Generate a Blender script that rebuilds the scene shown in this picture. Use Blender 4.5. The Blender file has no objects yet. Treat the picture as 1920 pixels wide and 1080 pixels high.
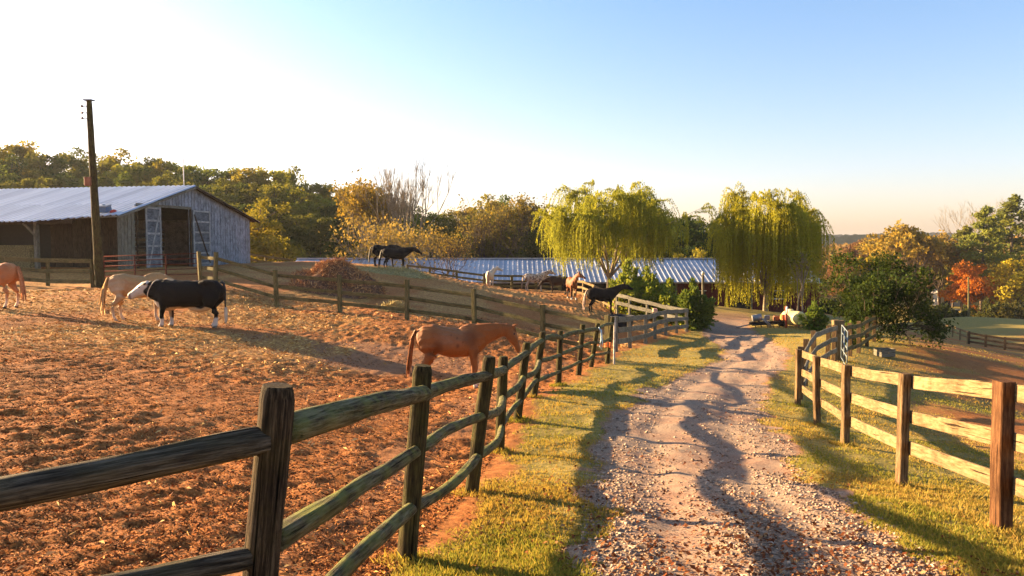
import bpy, math, random
import numpy as np
from mathutils import Vector, Matrix, noise as mnoise

# ------------------------------------------------------------------ camera, sky, sun, exposure
SC = bpy.context.scene
COL = SC.collection
F_PX, PITCH, CAMZ = 1400.0, math.atan(80 / 1400.0), 1.6
cam_d = bpy.data.cameras.new('camera')
cam_d.sensor_width = 36.0
cam_d.lens = F_PX / 1920 * 36
cam_d.clip_start, cam_d.clip_end = 0.05, 6000
cam = bpy.data.objects.new('camera', cam_d)
COL.objects.link(cam)
cam.location = (0, 0, CAMZ)
cam.rotation_euler = (math.pi / 2 - PITCH, 0, 0)
SC.camera = cam

SUN_AZ, SUN_EL = math.radians(65), math.radians(14.5)      # azimuth to the left of the view direction
world = bpy.data.worlds.new('World')
SC.world = world
world.use_nodes = True
wt = world.node_tree
wt.nodes.clear()
w_sky = wt.nodes.new('ShaderNodeTexSky')
w_sky.sky_type = 'NISHITA'
w_sky.sun_disc = False
w_sky.sun_elevation = SUN_EL
w_sky.sun_rotation = -SUN_AZ
w_sky.altitude = 200
w_sky.air_density = 1.0
w_sky.dust_density = 1.6
w_sky.ozone_density = 2.6
w_bg = wt.nodes.new('ShaderNodeBackground')
w_bg.inputs['Strength'].default_value = 0.053
w_out = wt.nodes.new('ShaderNodeOutputWorld')
w_tc = wt.nodes.new('ShaderNodeTexCoord')
w_sep = wt.nodes.new('ShaderNodeSeparateXYZ')
w_map = wt.nodes.new('ShaderNodeMapRange')           # dusty warm air low down, the same all round the horizon
w_map.inputs['From Min'].default_value, w_map.inputs['From Max'].default_value = 0.0, 0.30
w_mix = wt.nodes.new('ShaderNodeMix')
w_mix.data_type, w_mix.blend_type = 'RGBA', 'MULTIPLY'
w_mix.inputs[0].default_value = 1.0
w_col = wt.nodes.new('ShaderNodeMix')
w_col.data_type = 'RGBA'
w_col.inputs[6].default_value, w_col.inputs[7].default_value = (1.38, 1.02, 0.98, 1), (1.0, 1.0, 1.04, 1)
wt.links.new(w_tc.outputs['Generated'], w_sep.inputs[0])
wt.links.new(w_sep.outputs[2], w_map.inputs['Value'])
wt.links.new(w_map.outputs[0], w_col.inputs[0])
wt.links.new(w_sky.outputs[0], w_mix.inputs[6])
wt.links.new(w_col.outputs[2], w_mix.inputs[7])
wt.links.new(w_mix.outputs[2], w_bg.inputs['Color'])
wt.links.new(w_bg.outputs[0], w_out.inputs['Surface'])

sun_d = bpy.data.lights.new('sun', 'SUN')
sun_d.energy = 5.0
sun_d.angle = math.radians(0.6)
sun_d.color = (1.0, 0.69, 0.37)
sun = bpy.data.objects.new('sun', sun_d)
COL.objects.link(sun)
SUNV = Vector((-math.sin(SUN_AZ) * math.cos(SUN_EL), math.cos(SUN_AZ) * math.cos(SUN_EL), math.sin(SUN_EL)))
sun.rotation_euler = SUNV.to_track_quat('Z', 'Y').to_euler()

SC.view_settings.view_transform = 'Standard'
SC.view_settings.look = 'None'
SC.view_settings.gamma = 1
SC.view_settings.use_curve_mapping = False
SC.view_settings.exposure = 2.55
SC.cycles.use_denoising = True
SC.cycles.max_bounces = 6
SC.cycles.transparent_max_bounces = 6
SC.cycles.volume_bounces = 0

# ------------------------------------------------------------------ small helpers
RNG = np.random.default_rng(7)
random.seed(7)
LEAN = {}          # world matrices of the parents


def P(px, py, y):
    """world point seen at photograph pixel (px, py) and standing y metres in front of the camera"""
    u, v = (px - 960) / F_PX, (540 - py) / F_PX
    s, c = math.sin(PITCH), math.cos(PITCH)
    d = Vector((u, v * s + c, v * c - s))
    return Vector((0, 0, CAMZ)) + d * (y / d.y)


def tag(o, label=None, cat=None, group=None, kind=None):
    if label: o['label'] = label
    if cat: o['category'] = cat
    if group: o['group'] = group
    if kind: o['kind'] = kind
    return o


def empty(name, loc, rz=0.0, label=None, cat=None, group=None):
    o = bpy.data.objects.new(name, None)
    o.empty_display_size = 0.2
    COL.objects.link(o)
    M = Matrix.Translation(loc) @ Matrix.Rotation(rz, 4, 'Z')
    o.matrix_basis = M
    LEAN[o.name] = M
    return tag(o, label, cat, group)


def link(name, me, mat=None, parent=None, M=None):
    o = bpy.data.objects.new(name, me)
    COL.objects.link(o)
    if mat is not None and not me.materials:
        me.materials.append(mat)
    M = M or Matrix.Identity(4)
    LEAN[o.name] = M
    if parent is not None:
        o.parent = parent
        o.matrix_basis = LEAN[parent.name].inverted() @ M
    else:
        o.matrix_basis = M
    return o


def mesh(name, verts, faces, smooth=False):
    me = bpy.data.meshes.new(name)
    me.from_pydata([tuple(v) for v in verts], [], [tuple(f) for f in faces])
    if smooth:
        me.polygons.foreach_set('use_smooth', [True] * len(me.polygons))
    me.update()
    return me


def soup(name, V, tint=None):
    """V (n,k,3): n separate k-gons in one mesh, with a value per face in the attribute 'tint'"""
    V = np.asarray(V, dtype=np.float32)
    n, k = V.shape[:2]
    me = bpy.data.meshes.new(name)
    me.vertices.add(n * k)
    me.vertices.foreach_set('co', V.reshape(-1))
    me.loops.add(n * k)
    me.loops.foreach_set('vertex_index', np.arange(n * k, dtype=np.int32))
    me.polygons.add(n)
    me.polygons.foreach_set('loop_start', np.arange(0, n * k, k, dtype=np.int32))
    if tint is not None:
        a = me.attributes.new('tint', 'FLOAT', 'FACE')
        a.data.foreach_set('value', np.asarray(tint, dtype=np.float32))
    me.update(calc_edges=True)
    return me


def indexed(name, V, Fc, smooth=False, tint=None):
    V = np.asarray(V, dtype=np.float32); Fc = np.asarray(Fc, dtype=np.int32)
    n, k = Fc.shape
    me = bpy.data.meshes.new(name)
    me.vertices.add(len(V)); me.vertices.foreach_set('co', V.reshape(-1))
    me.loops.add(n * k); me.loops.foreach_set('vertex_index', Fc.reshape(-1))
    me.polygons.add(n); me.polygons.foreach_set('loop_start', np.arange(0, n * k, k, dtype=np.int32))
    if smooth: me.polygons.foreach_set('use_smooth', np.ones(n, dtype=bool))
    if tint is not None:
        a = me.attributes.new('tint', 'FLOAT', 'FACE'); a.data.foreach_set('value', np.asarray(tint, dtype=np.float32))
    me.update(calc_edges=True)
    return me


def vnoise(x, y, seed=0):
    """smooth value noise in 0..1, vectorised"""
    xi, yi = np.floor(x).astype(np.int64), np.floor(y).astype(np.int64)
    fx, fy = x - xi, y - yi
    fx, fy = fx * fx * (3 - 2 * fx), fy * fy * (3 - 2 * fy)

    def h(a, b):
        n = (a * 374761393 + b * 668265263 + seed * 974634777) & 0xFFFFFFFF
        n = ((n ^ (n >> 13)) * 1274126177) & 0xFFFFFFFF
        n = (n ^ (n >> 16)) & 0xFFFF
        return n / 65535.0
    return (h(xi, yi) * (1 - fx) + h(xi + 1, yi) * fx) * (1 - fy) + (h(xi, yi + 1) * (1 - fx) + h(xi + 1, yi + 1) * fx) * fy


def sstep(a, b, x):
    t = np.clip((x - a) / (b - a), 0, 1)
    return t * t * (3 - 2 * t)


# ------------------------------------------------------------------ materials
class NT:
    def __init__(s, name, rough=0.8, spec=0.3):
        s.m = bpy.data.materials.new(name)
        s.m.use_nodes = True
        s.t = s.m.node_tree
        s.t.nodes.clear()
        s.out = s.t.nodes.new('ShaderNodeOutputMaterial')
        s.b = s.t.nodes.new('ShaderNodeBsdfPrincipled')
        s.b.inputs['Roughness'].default_value = rough
        s.b.inputs['Specular IOR Level'].default_value = spec
        s.t.links.new(s.b.outputs[0], s.out.inputs['Surface'])

    def set(s, sock, v):
        if isinstance(v, bpy.types.NodeSocket):
            s.t.links.new(v, sock)
        elif isinstance(v, (tuple, list)) and len(v) == 3 and sock.type == 'RGBA':
            sock.default_value = (*v, 1)
        else:
            sock.default_value = v

    def n(s, typ, out=0, props=None, **ins):
        nd = s.t.nodes.new('ShaderNode' + typ)
        for k, v in (props or {}).items():
            setattr(nd, k, v)
        for k, v in ins.items():
            key = k.replace('_', ' ')
            s.set(nd.inputs[int(k[1:])] if k[0] == 'i' and k[1:].isdigit() else nd.inputs[key], v)
        return nd.outputs[out]

    def coord(s, scale=(1, 1, 1), which='Object', loc=(0, 0, 0)):
        tc = s.t.nodes.new('ShaderNodeTexCoord')
        return s.n('Mapping', Vector=tc.outputs[which], Scale=scale, Location=loc)

    def geo(s, k):
        g = s.t.nodes.new('ShaderNodeNewGeometry')
        return g.outputs[k]

    def info(s, k):
        g = s.t.nodes.new('ShaderNodeObjectInfo')
        return g.outputs[k]

    def noise(s, vec, scale, detail=4, rough=0.6, out=0):
        return s.n('TexNoise', out, Vector=vec, Scale=scale, Detail=float(detail), Roughness=rough)

    def ramp(s, fac, stops):
        nd = s.t.nodes.new('ShaderNodeValToRGB')
        s.t.links.new(fac, nd.inputs[0])
        e = nd.color_ramp.elements
        while len(e) < len(stops): e.new(0.5)
        for el, (p, c) in zip(e, stops):
            el.position = p
            el.color = (*c, 1) if len(c) == 3 else c
        return nd.outputs[0]

    def val(s, fac, a, b):
        """remap fac from a..b to 0..1"""
        return s.n('MapRange', Value=fac, **{'From_Min': a, 'From_Max': b})

    def mix(s, fac, a, b, mode='MIX'):
        nd = s.t.nodes.new('ShaderNodeMix')
        nd.data_type = 'RGBA'
        nd.blend_type = mode
        s.set(nd.inputs[0], fac); s.set(nd.inputs[6], a); s.set(nd.inputs[7], b)
        return nd.outputs[2]

    def math(s, op, a, b=0.0):
        nd = s.t.nodes.new('ShaderNodeMath')
        nd.operation = op
        s.set(nd.inputs[0], a); s.set(nd.inputs[1], b)
        return nd.outputs[0]

    def attr(s, name, out='Fac'):
        nd = s.t.nodes.new('ShaderNodeAttribute')
        nd.attribute_name = name
        return nd.outputs[out]

    def bump(s, h, strength=0.5, dist=0.02):
        s.set(s.b.inputs['Normal'], s.n('Bump', Height=h, Strength=strength, Distance=dist))

    def color(s, c):
        s.set(s.b.inputs['Base Color'], c)

    def leafy(s, c, trans=0.35):
        """thin leaf: diffuse plus light coming through"""
        d = s.n('BsdfDiffuse', Color=c)
        tcol = s.mix(0.5, c, s.mix(1.0, c, (1.0, 0.85, 0.25), 'MULTIPLY'))
        tr = s.n('BsdfTranslucent', Color=tcol)
        mx = s.t.nodes.new('ShaderNodeMixShader')
        mx.inputs[0].default_value = trans
        s.t.links.new(d, mx.inputs[1]); s.t.links.new(tr, mx.inputs[2])
        s.t.nodes.remove(s.b)
        s.t.links.new(mx.outputs[0], s.out.inputs['Surface'])


def plain(name, c, rough=0.6, metal=0.0, var=0.15, scale=6.0, spec=0.3):
    t = NT(name, rough, spec)
    nz = t.noise(t.coord(), scale, 5)
    t.color(t.ramp(nz, [(0.3, tuple(x * (1 - var * 1.6) for x in c)), (0.7, tuple(min(1, x * (1 + var)) for x in c))]))
    t.b.inputs['Metallic'].default_value = metal
    t.bump(nz, 0.15, 0.01)
    return t.m


def wood(name, dark, mid, light, moss=None, moss_amt=0.0, rough=0.85, grain=1.0, bumps=0.5):
    t = NT(name, rough, 0.08)
    rnd = t.info('Random')
    tc = t.t.nodes.new('ShaderNodeTexCoord')
    off = t.n('CombineXYZ', X=t.math('MULTIPLY', rnd, 37.0), Y=t.math('MULTIPLY', rnd, 11.0), Z=rnd)
    v0 = t.n('VectorMath', props={'operation': 'ADD'}, i0=tc.outputs['Object'], i1=off)
    v = t.n('Mapping', Vector=v0, Scale=(2.0, 21 * grain, 21 * grain))
    g = t.noise(v, 2.2, 9, 0.72)
    big = t.noise(v0, 2.3, 4)
    c = t.ramp(g, [(0.36, dark), (0.49, mid), (0.64, light)])
    crk = t.noise(t.n('Mapping', Vector=v0, Scale=(0.55, 26 * grain, 26 * grain)), 1.7, 5, 0.55)
    crack = t.val(crk, 0.385, 0.345)
    c = t.mix(crack, c, tuple(x * 0.25 for x in dark))
    spot = t.val(t.noise(v0, 11.0, 4, 0.7), 0.60, 0.72)
    c = t.mix(t.math('MULTIPLY', spot, 0.6), c, dark)
    c = t.mix(t.val(big, 0.45, 0.7), c, t.mix(1.0, c, tuple(0.55 for _ in range(3)), 'MULTIPLY'))
    c = t.mix(t.math('MULTIPLY', rnd, 0.45), c, t.mix(1.0, c, (0.62, 0.58, 0.55), 'MULTIPLY'))
    if moss:
        nz = t.n('SeparateXYZ', 2, Vector=t.geo('Normal'))
        f = t.math('MULTIPLY', t.val(t.noise(v0, 5.0, 5), 0.42, 0.62), t.math('ADD', t.math('MULTIPLY', nz, 0.45), 0.55))
        c = t.mix(t.math('MULTIPLY', f, moss_amt), c, moss)
    t.color(c)
    t.bump(t.math('SUBTRACT', g, t.math('MULTIPLY', crack, 0.5)), bumps, 0.02)
    return t.m
# ------------------------------------------------------------------ terrain: heights fitted through surveyed spots
SPOTS = [  # photograph pixel of a ground contact, metres in front of the camera
    # round rail fence
    (762, 1045, 5.05), (884, 925, 7.1), (937, 848, 9.9), (970, 790, 12.0), (1000, 745, 14.6), (1047, 723, 17.2), (1085, 702, 19.3),
    (1108, 688, 21.5), (1140, 682, 23.5),
    # board fence to the right of the drive
    (1878, 997, 6.45), (1690, 905, 8.9), (1584, 840, 11.6), (1533, 795, 14.2), (1496, 763, 16.8),
    # drive
    (1117, 1075, 4.7), (1140, 810, 11.5), (1300, 700, 21.5), (1400, 650, 33.0), (1360, 612, 46.0), (1620, 960, 6.7), (1470, 815, 11.5), (1455, 700, 21.5),
    # paddock animals
    (20, 578, 24.0), (215, 601, 22.8), (390, 612, 22.5), (790, 722, 17.2), (890, 722, 17.2),
    # yard fence, gate, utility pole, barn pad
    (0, 536, 36.0), (90, 536, 36.0), (186, 540, 35.0), (290, 534, 36.0), (375, 530, 35.0), (405, 538, 31.8),
    (222, 505, 41.0), (468, 495, 53.7), (350, 500, 47.0),
    # cross fence
    (520, 575, 30.2), (638, 588, 29.2), (763, 600, 28.2), (890, 619, 26.9), (1018, 650, 25.4),
    # bank, pile, knoll and the horses behind
    (620, 560, 34.0), (600, 525, 40.0), (740, 503, 50.0), (820, 520, 50.0), (660, 503, 48.0), (920, 541, 60.0), (1005, 549, 59.0), (1045, 552, 55.0), (1072, 561, 50.0),
    (1125, 587, 43.0), (800, 527, 62.0), (1000, 541, 63.0), (560, 500, 58.0),
    # bank fence and its corner
    (1155, 662, 27.5), (1213, 645, 33.5), (1288, 625, 42.0), (1158, 590, 46.0),
    # long stable
    (1330, 582, 67.0), (1500, 588, 67.0), (1130, 548, 58.0), (1440, 584, 58.0),
    # equipment, grass
    (1440, 610, 46.0), (1500, 612, 45.0), (1500, 690, 23.0), (1572, 676, 25.0), (1620, 652, 30.0), (1650, 640, 33.0), (1760, 690, 28.0), (1660, 672, 29.0),
    (1920, 662, 72.0), (1815, 645, 76.0), (1735, 597, 110.0), (1860, 613, 125.0), (1780, 594, 150.0), (1920, 590, 150.0), (1760, 645, 60.0),
    (1560, 590, 80.0),
]
EXTRA = [  # x, y, metres below the camera
    (0, 0, 1.55), (-3, 0, 1.62), (5, 0, 1.8), (1.8, 2.2, 1.78), (-0.95, 2.65, 1.80), (-4, -8, 0.9), (4, -8, 1.0), (-9, 5, 1.98), (-9, 12, 2.05), (-5, 8, 2.2),
    (-4, 14, 2.62), (-16, 16, 1.9), (-30, 20, 1.6), (-25, 36, 1.75), (-40, 42, 1.32), (-30, 52, 1.32), (10, 8, 3.2), (12, 14, 4.0), (16, 20, 5.0), (25, 30, 6.0),
    (-20, 67, 5.5), (-5, 68, 5.7), (8, 68, 5.75), (-30, 75, 4.2), (-90, 110, 0.5), (-45, 115, 2.0), (-20, 110, 4.5), (0, 110, 6.5), (25, 110, 8.5), (60, 110, 13.0),
    (-120, 180, 0.5), (0, 190, 7.0), (110, 180, 14.5), (-60, 20, 1.0), (40, -10, 4), (-40, -10, 0.5),
]


def _controls():
    pts = [P(*s) for s in SPOTS]
    a = [(p.x, p.y, p.z) for p in pts] + [(x, y, CAMZ - h) for x, y, h in EXTRA]
    return np.array(a)


_C = _controls()


def _tps_u(r2):
    return np.where(r2 > 1e-12, 0.5 * r2 * np.log(np.maximum(r2, 1e-12)), 0.0)


def _tps_fit():
    n = len(_C)
    xy = _C[:, :2]
    K = _tps_u(((xy[:, None] - xy[None]) ** 2).sum(-1))
    d = np.hypot(xy[:, 0], xy[:, 1])
    K = K + np.diag(0.4 + 0.06 * d)
    Pm = np.column_stack([np.ones(n), xy])
    A = np.zeros((n + 3, n + 3))
    A[:n, :n] = K; A[:n, n:] = Pm; A[n:, :n] = Pm.T
    return np.linalg.solve(A, np.concatenate([_C[:, 2], np.zeros(3)]))


_W = _tps_fit()


def base_z(x, y):
    x = np.asarray(x, float); y = np.asarray(y, float)
    sh = x.shape
    xf, yf = x.ravel(), y.ravel()
    out = np.empty(len(xf))
    for i in range(0, len(xf), 60000):
        a, b = xf[i:i + 60000], yf[i:i + 60000]
        # outside the surveyed ground the heights are held
        a_ = np.clip(a, -150, 150); b_ = np.clip(b, -15, 200)
        r2 = (a_[:, None] - _C[None, :, 0]) ** 2 + (b_[:, None] - _C[None, :, 1]) ** 2
        out[i:i + 60000] = _tps_u(r2) @ _W[:-3] + _W[-3] + _W[-2] * a_ + _W[-1] * b_
    return out.reshape(sh)


# lines on the ground, x as a function of y
FENCE_Y = [-6, 1.3, 2.65, 5.05, 7.1, 9.9, 12.0, 14.6, 17.2, 19.3, 21.5, 23.5, 27.5, 33.5, 42, 60]
FENCE_X = [-9, -2.84, -0.92, -0.71, -0.39, -0.16, 0.09, 0.42, 1.07, 1.72, 2.27, 3.0, 3.85, 6.05, 9.8, 12]
ROADL_Y = [-6, 0, 4.6, 6.3, 8.5, 11.7, 15.1, 18.7, 25.8, 33, 41.5, 47, 56]
ROADL_X = [0.2, 0.3, 0.52, 0.73, 0.95, 1.54, 2.5, 3.65, 7.3, 9.4, 10.7, 11.8, 13.5]
ROADR_Y = [-6, 0, 5.3, 6.3, 8, 10.1, 11.8, 15, 19.3, 23.9, 27.6, 37.7, 47, 56]
ROADR_X = [2.6, 2.8, 3.0, 3.16, 3.3, 3.8, 4.3, 5.1, 6.6, 8.8, 10.3, 13.0, 14.9, 18]
RF_Y = [-4, 4.2, 6.45, 8.9, 11.6, 14.2, 16.8, 22, 30, 60]
RF_X = [3.6, 3.8, 4.22, 4.64, 5.17, 5.81, 6.43, 9.5, 13, 30]


def lines(x, y):
    return (np.interp(y, FENCE_Y, FENCE_X), np.interp(y, ROADL_Y, ROADL_X), np.interp(y, ROADR_Y, ROADR_X), np.interp(y, RF_Y, RF_X))


def zones(x, y):
    """weights road, grass, dry grass/straw at a place; the rest is bare soil"""
    fx, l, r, rf = lines(x, y)
    e1 = (vnoise(x * 1.7, y * 1.7, 1) - 0.5) * 0.5 + (vnoise(x * 5, y * 5, 2) - 0.5) * 0.25
    far = sstep(46, 54, y)
    road = sstep(-0.12, 0.12, x - l + e1) * sstep(-0.12, 0.12, r - x + e1) * (1 - far)
    big = vnoise(x * 0.35, y * 0.35, 3) * 0.6 + vnoise(x * 1.1, y * 1.1, 4) * 0.4
    left_verge = sstep(-0.1, 0.25, x - fx - 0.12 + e1 * 0.8) * (1 - sstep(-0.1, 0.1, x - l + e1)) * (1 - far)
    right_verge = sstep(-0.1, 0.1, x - r - e1) * (1 - sstep(1.4, 4.2, x - rf + e1 * 2))
    field = sstep(0.5, 3.0, x - rf)                      # beyond the board fence: soil with poor grass
    field_grass = field * sstep(0.46, 0.62, big) * (0.9 - 0.5 * sstep(14, 30, y) * (1 - sstep(66, 80, y)))
    valley = sstep(80, 100, y) * sstep(20, 40, x)
    beyond = sstep(44, 52, y) * sstep(8, 12, x) * (1 - field)
    grass = np.maximum.reduce([left_verge, right_verge * (1 - road), field_grass, valley, beyond * 0.9])
    paddock = 1 - sstep(-0.1, 0.2, x - fx + 0.1 + e1)
    inner = sstep(28.0, 30.5, y + 0.3 * (x + 3)) * paddock   # behind the cross fence
    dry = inner * sstep(0.35, 0.62, big) * 0.95
    strawy = paddock * (1 - inner) * sstep(13, 21, y + e1 * 3) * sstep(0.3, 0.6, big + 0.12) * sstep(-3.5, -5.5, x + (y - 17) * 0.1 + e1 * 4) * 1.0
    knoll = np.exp(-(((x + 7.5) / 5.0) ** 2 + ((y - 49) / 5.0) ** 2))
    dry = np.maximum.reduce([dry, strawy, knoll])
    far_l = sstep(60, 75, y) * (1 - sstep(20, 40, x))
    grass = np.maximum(grass, far_l * 0.8)
    return road, grass * (1 - road), dry * (1 - road)


def ground_z(x, y, fine=True):
    x = np.asarray(x, float); y = np.asarray(y, float)
    z = base_z(x, y)
    fx, l, r, rf = lines(x, y)
    w = np.maximum(r - l, 0.5)
    s = (x - l) / w
    on = sstep(-0.12, 0.06, s) * sstep(-0.12, 0.06, 1 - s) * (1 - sstep(44, 52, y))
    ruts = np.exp(-((s - 0.27) / 0.1) ** 2) + np.exp(-((s - 0.73) / 0.1) ** 2)
    wob = (vnoise(x * 0.4, y * 0.45, 21) - 0.5) * 0.09
    z = z - on * (0.03 + 0.035 * ruts) + on * wob
    pad = 1 - sstep(-0.35, 0.1, x - fx)
    near = 1 - sstep(60, 110, np.hypot(x, y))
    z = z + near * (vnoise(x * 0.55, y * 0.55, 11) - 0.5) * 0.10
    z = z - pad * (1 - sstep(24, 27, y)) * 0.03
    if fine:
        lum = (np.abs(vnoise(x * 2.6, y * 2.6, 12) - 0.5) - 0.2) * 0.085 + (vnoise(x * 6.5, y * 6.5, 13) - 0.5) * 0.05 + (vnoise(x * 15, y * 15, 14) - 0.5) * 0.05
        flat = (1 - sstep(0.52, 0.72, vnoise(x * 0.3 + 5, y * 0.4, 15)) * 0.45)
        z = z + pad * near * lum * flat * (1 - 0.7 * track_and_shade(x, y))
        z = z + (1 - pad) * near * ((vnoise(x * 3.5, y * 3.5, 16) - 0.5) * 0.03 + (vnoise(x * 9, y * 9, 17) - 0.5) * 0.016)
    return z


def gz(x, y):
    return float(ground_z(np.array([x]), np.array([y]), False)[0])


def stand(px, py, y):
    """ground point below the photograph pixel's column at distance y"""
    p = P(px, py, y)
    return Vector((p.x, p.y, gz(p.x, p.y)))


def _axis(lo, hi, dense_lo, dense_hi, step, grow):
    a = list(np.arange(dense_lo, dense_hi, step))
    d, v = step, dense_hi
    while v < hi:
        a.append(v); d *= grow; v += d
    a.append(hi)
    d, v, b = step, dense_lo, []
    while True:
        d *= grow; v -= d
        if v < lo: break
        b.append(v)
    b.append(lo)
    return np.array(b[::-1] + a)


def track_and_shade(x, y):
    """trodden path along the rails, plus a cast shadow painted into the soil"""
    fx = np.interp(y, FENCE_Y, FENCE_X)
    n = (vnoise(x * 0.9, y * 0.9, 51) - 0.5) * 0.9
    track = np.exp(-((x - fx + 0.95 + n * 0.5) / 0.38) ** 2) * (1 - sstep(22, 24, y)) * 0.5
    shade_band = sstep(1.25, 0.75, np.hypot((x + 4.6) / 4.6, (y - 20.3) / 2.0) + n * 0.8) * 0.75  # shadow cast across the paddock, put into the soil colour
    return np.maximum(track, shade_band) * (x < fx)


def build_ground():
    xs = _axis(-1500, 1500, -8.5, 8.0, 0.055, 1.035)
    ys = [2.0]
    while ys[-1] < 2600:
        ys.append(ys[-1] + max(0.05, 0.0075 * ys[-1]) * (1 if ys[-1] < 90 else 3))
    ys = np.array([-30, -15, -8, -4, -2, 0, 1.0, 1.5] + ys)
    X, Y = np.meshgrid(xs, ys)
    Z = ground_z(X, Y)
    nx, ny = len(xs), len(ys)
    V = np.stack([X, Y, Z], -1).reshape(-1, 3)
    idx = np.arange(nx * ny).reshape(ny, nx)
    Fc = np.stack([idx[:-1, :-1], idx[:-1, 1:], idx[1:, 1:], idx[1:, :-1]], -1).reshape(-1, 4)
    me = indexed('ground', V, Fc, True)
    r, g, d = zones(X.ravel(), Y.ravel())
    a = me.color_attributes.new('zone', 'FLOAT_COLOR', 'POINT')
    a.data.foreach_set('color', np.stack([r, g, d, track_and_shade(X.ravel(), Y.ravel())], -1).astype(np.float32).ravel())
    t = NT('ground_mix', 0.95, 0.1)
    v = t.coord()
    n1, n2, n3 = t.noise(v, 0.9, 6), t.noise(v, 9.0, 6, 0.7), t.noise(v, 45.0, 4, 0.7)
    soil = t.ramp(t.mix(0.5, n2, n3), [(0.34, (0.09, 0.030, 0.008)), (0.5, (0.30, 0.105, 0.024)), (0.66, (0.51, 0.225, 0.065))])
    soil = t.mix(t.val(n1, 0.42, 0.66), soil, t.mix(0.35, soil, (0.34, 0.145, 0.05)))
    straw = t.ramp(n2, [(0.32, (0.14, 0.06, 0.02)), (0.52, (0.38, 0.19, 0.055)), (0.7, (0.58, 0.35, 0.11))])
    grass = t.ramp(t.mix(0.5, n2, n3), [(0.35, (0.10, 0.085, 0.022)), (0.5, (0.24, 0.19, 0.05)), (0.66, (0.42, 0.29, 0.09))])
    road = t.ramp(n3, [(0.32, (0.14, 0.093, 0.062)), (0.5, (0.29, 0.205, 0.14)), (0.68, (0.42, 0.315, 0.22))])
    road = t.mix(t.val(n1, 0.45, 0.7), road, t.mix(0.6, road, (0.30, 0.14, 0.08)))
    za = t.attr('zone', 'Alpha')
    soil = t.mix(t.math('MULTIPLY', za, 0.8), soil, t.ramp(n3, [(0.3, (0.14, 0.075, 0.042)), (0.7, (0.33, 0.20, 0.12))]))  # trodden track and painted shadow both take a greyer soil
    damp = t.val(t.noise(v, 0.45, 5, 0.65), 0.58, 0.68)
    soil = t.mix(t.math('MULTIPLY', damp, 0.45), soil, t.mix(1.0, soil, (0.45, 0.36, 0.34), 'MULTIPLY'))
    z = t.n('SeparateColor', Color=t.attr('zone', 'Color'))
    sep = z.node
    c = t.mix(sep.outputs[2], soil, straw)
    c = t.mix(sep.outputs[1], c, grass)
    c = t.mix(sep.outputs[0], c, road)
    t.color(c)
    t.bump(t.mix(0.6, n3, n2), 0.7, 0.03)
    me.materials.append(t.m)
    o = link('ground', me)
    tag(o, kind='structure')


build_ground()


# ------------------------------------------------------------------ loose cover lying on the ground
def wedge(n, y0, y1, power=1.0, spread=0.80):
    """places thinning out with distance, over the ground in front of the drive's near end and to both sides"""
    u = RNG.random(n)
    if power == 1.0:
        y = y0 * (y1 / y0) ** u
    else:
        k = 1 - power
        y = (y0 ** k + u * (y1 ** k - y0 ** k)) ** (1 / k)
    x = (RNG.random(n) * 2 - 1) * spread * y
    return x, y


def tint_mat(name, stops, trans=None, rough=0.9):
    t = NT(name, rough, 0.15)
    c = t.ramp(t.attr('tint'), stops)
    if trans: t.leafy(c, trans)
    else: t.color(c)
    return t.m


def chips(name, x, y, size, aspect, mat, tint, lift=0.006, tilt=0.5, bend=True):
    n = len(x)
    z = ground_z(x, y) + lift
    a = RNG.random(n) * 2 * np.pi
    t1, t2 = (RNG.random(n) - 0.5) * tilt * 2, (RNG.random(n) - 0.5) * tilt * 2
    ax = np.stack([np.cos(a), np.sin(a), t1], -1)
    bx = np.stack([-np.sin(a), np.cos(a), t2], -1)
    c = np.stack([x, y, z + np.abs(t1) * size * 0.4], -1)
    L = (size / 2)[:, None]; Wd = (size * aspect / 2)[:, None]
    k = (RNG.random((n, 1)) - 0.5) * 0.6
    V = np.stack([c - ax * L, c + bx * Wd + ax * L * k, c + ax * L, c - bx * Wd - ax * L * k], 1)
    if bend:
        V[:, 1, 2] += (RNG.random(n) * 0.5) * size * 0.5
    me = soup(name, V, tint)
    return link(name, me, mat)


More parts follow.
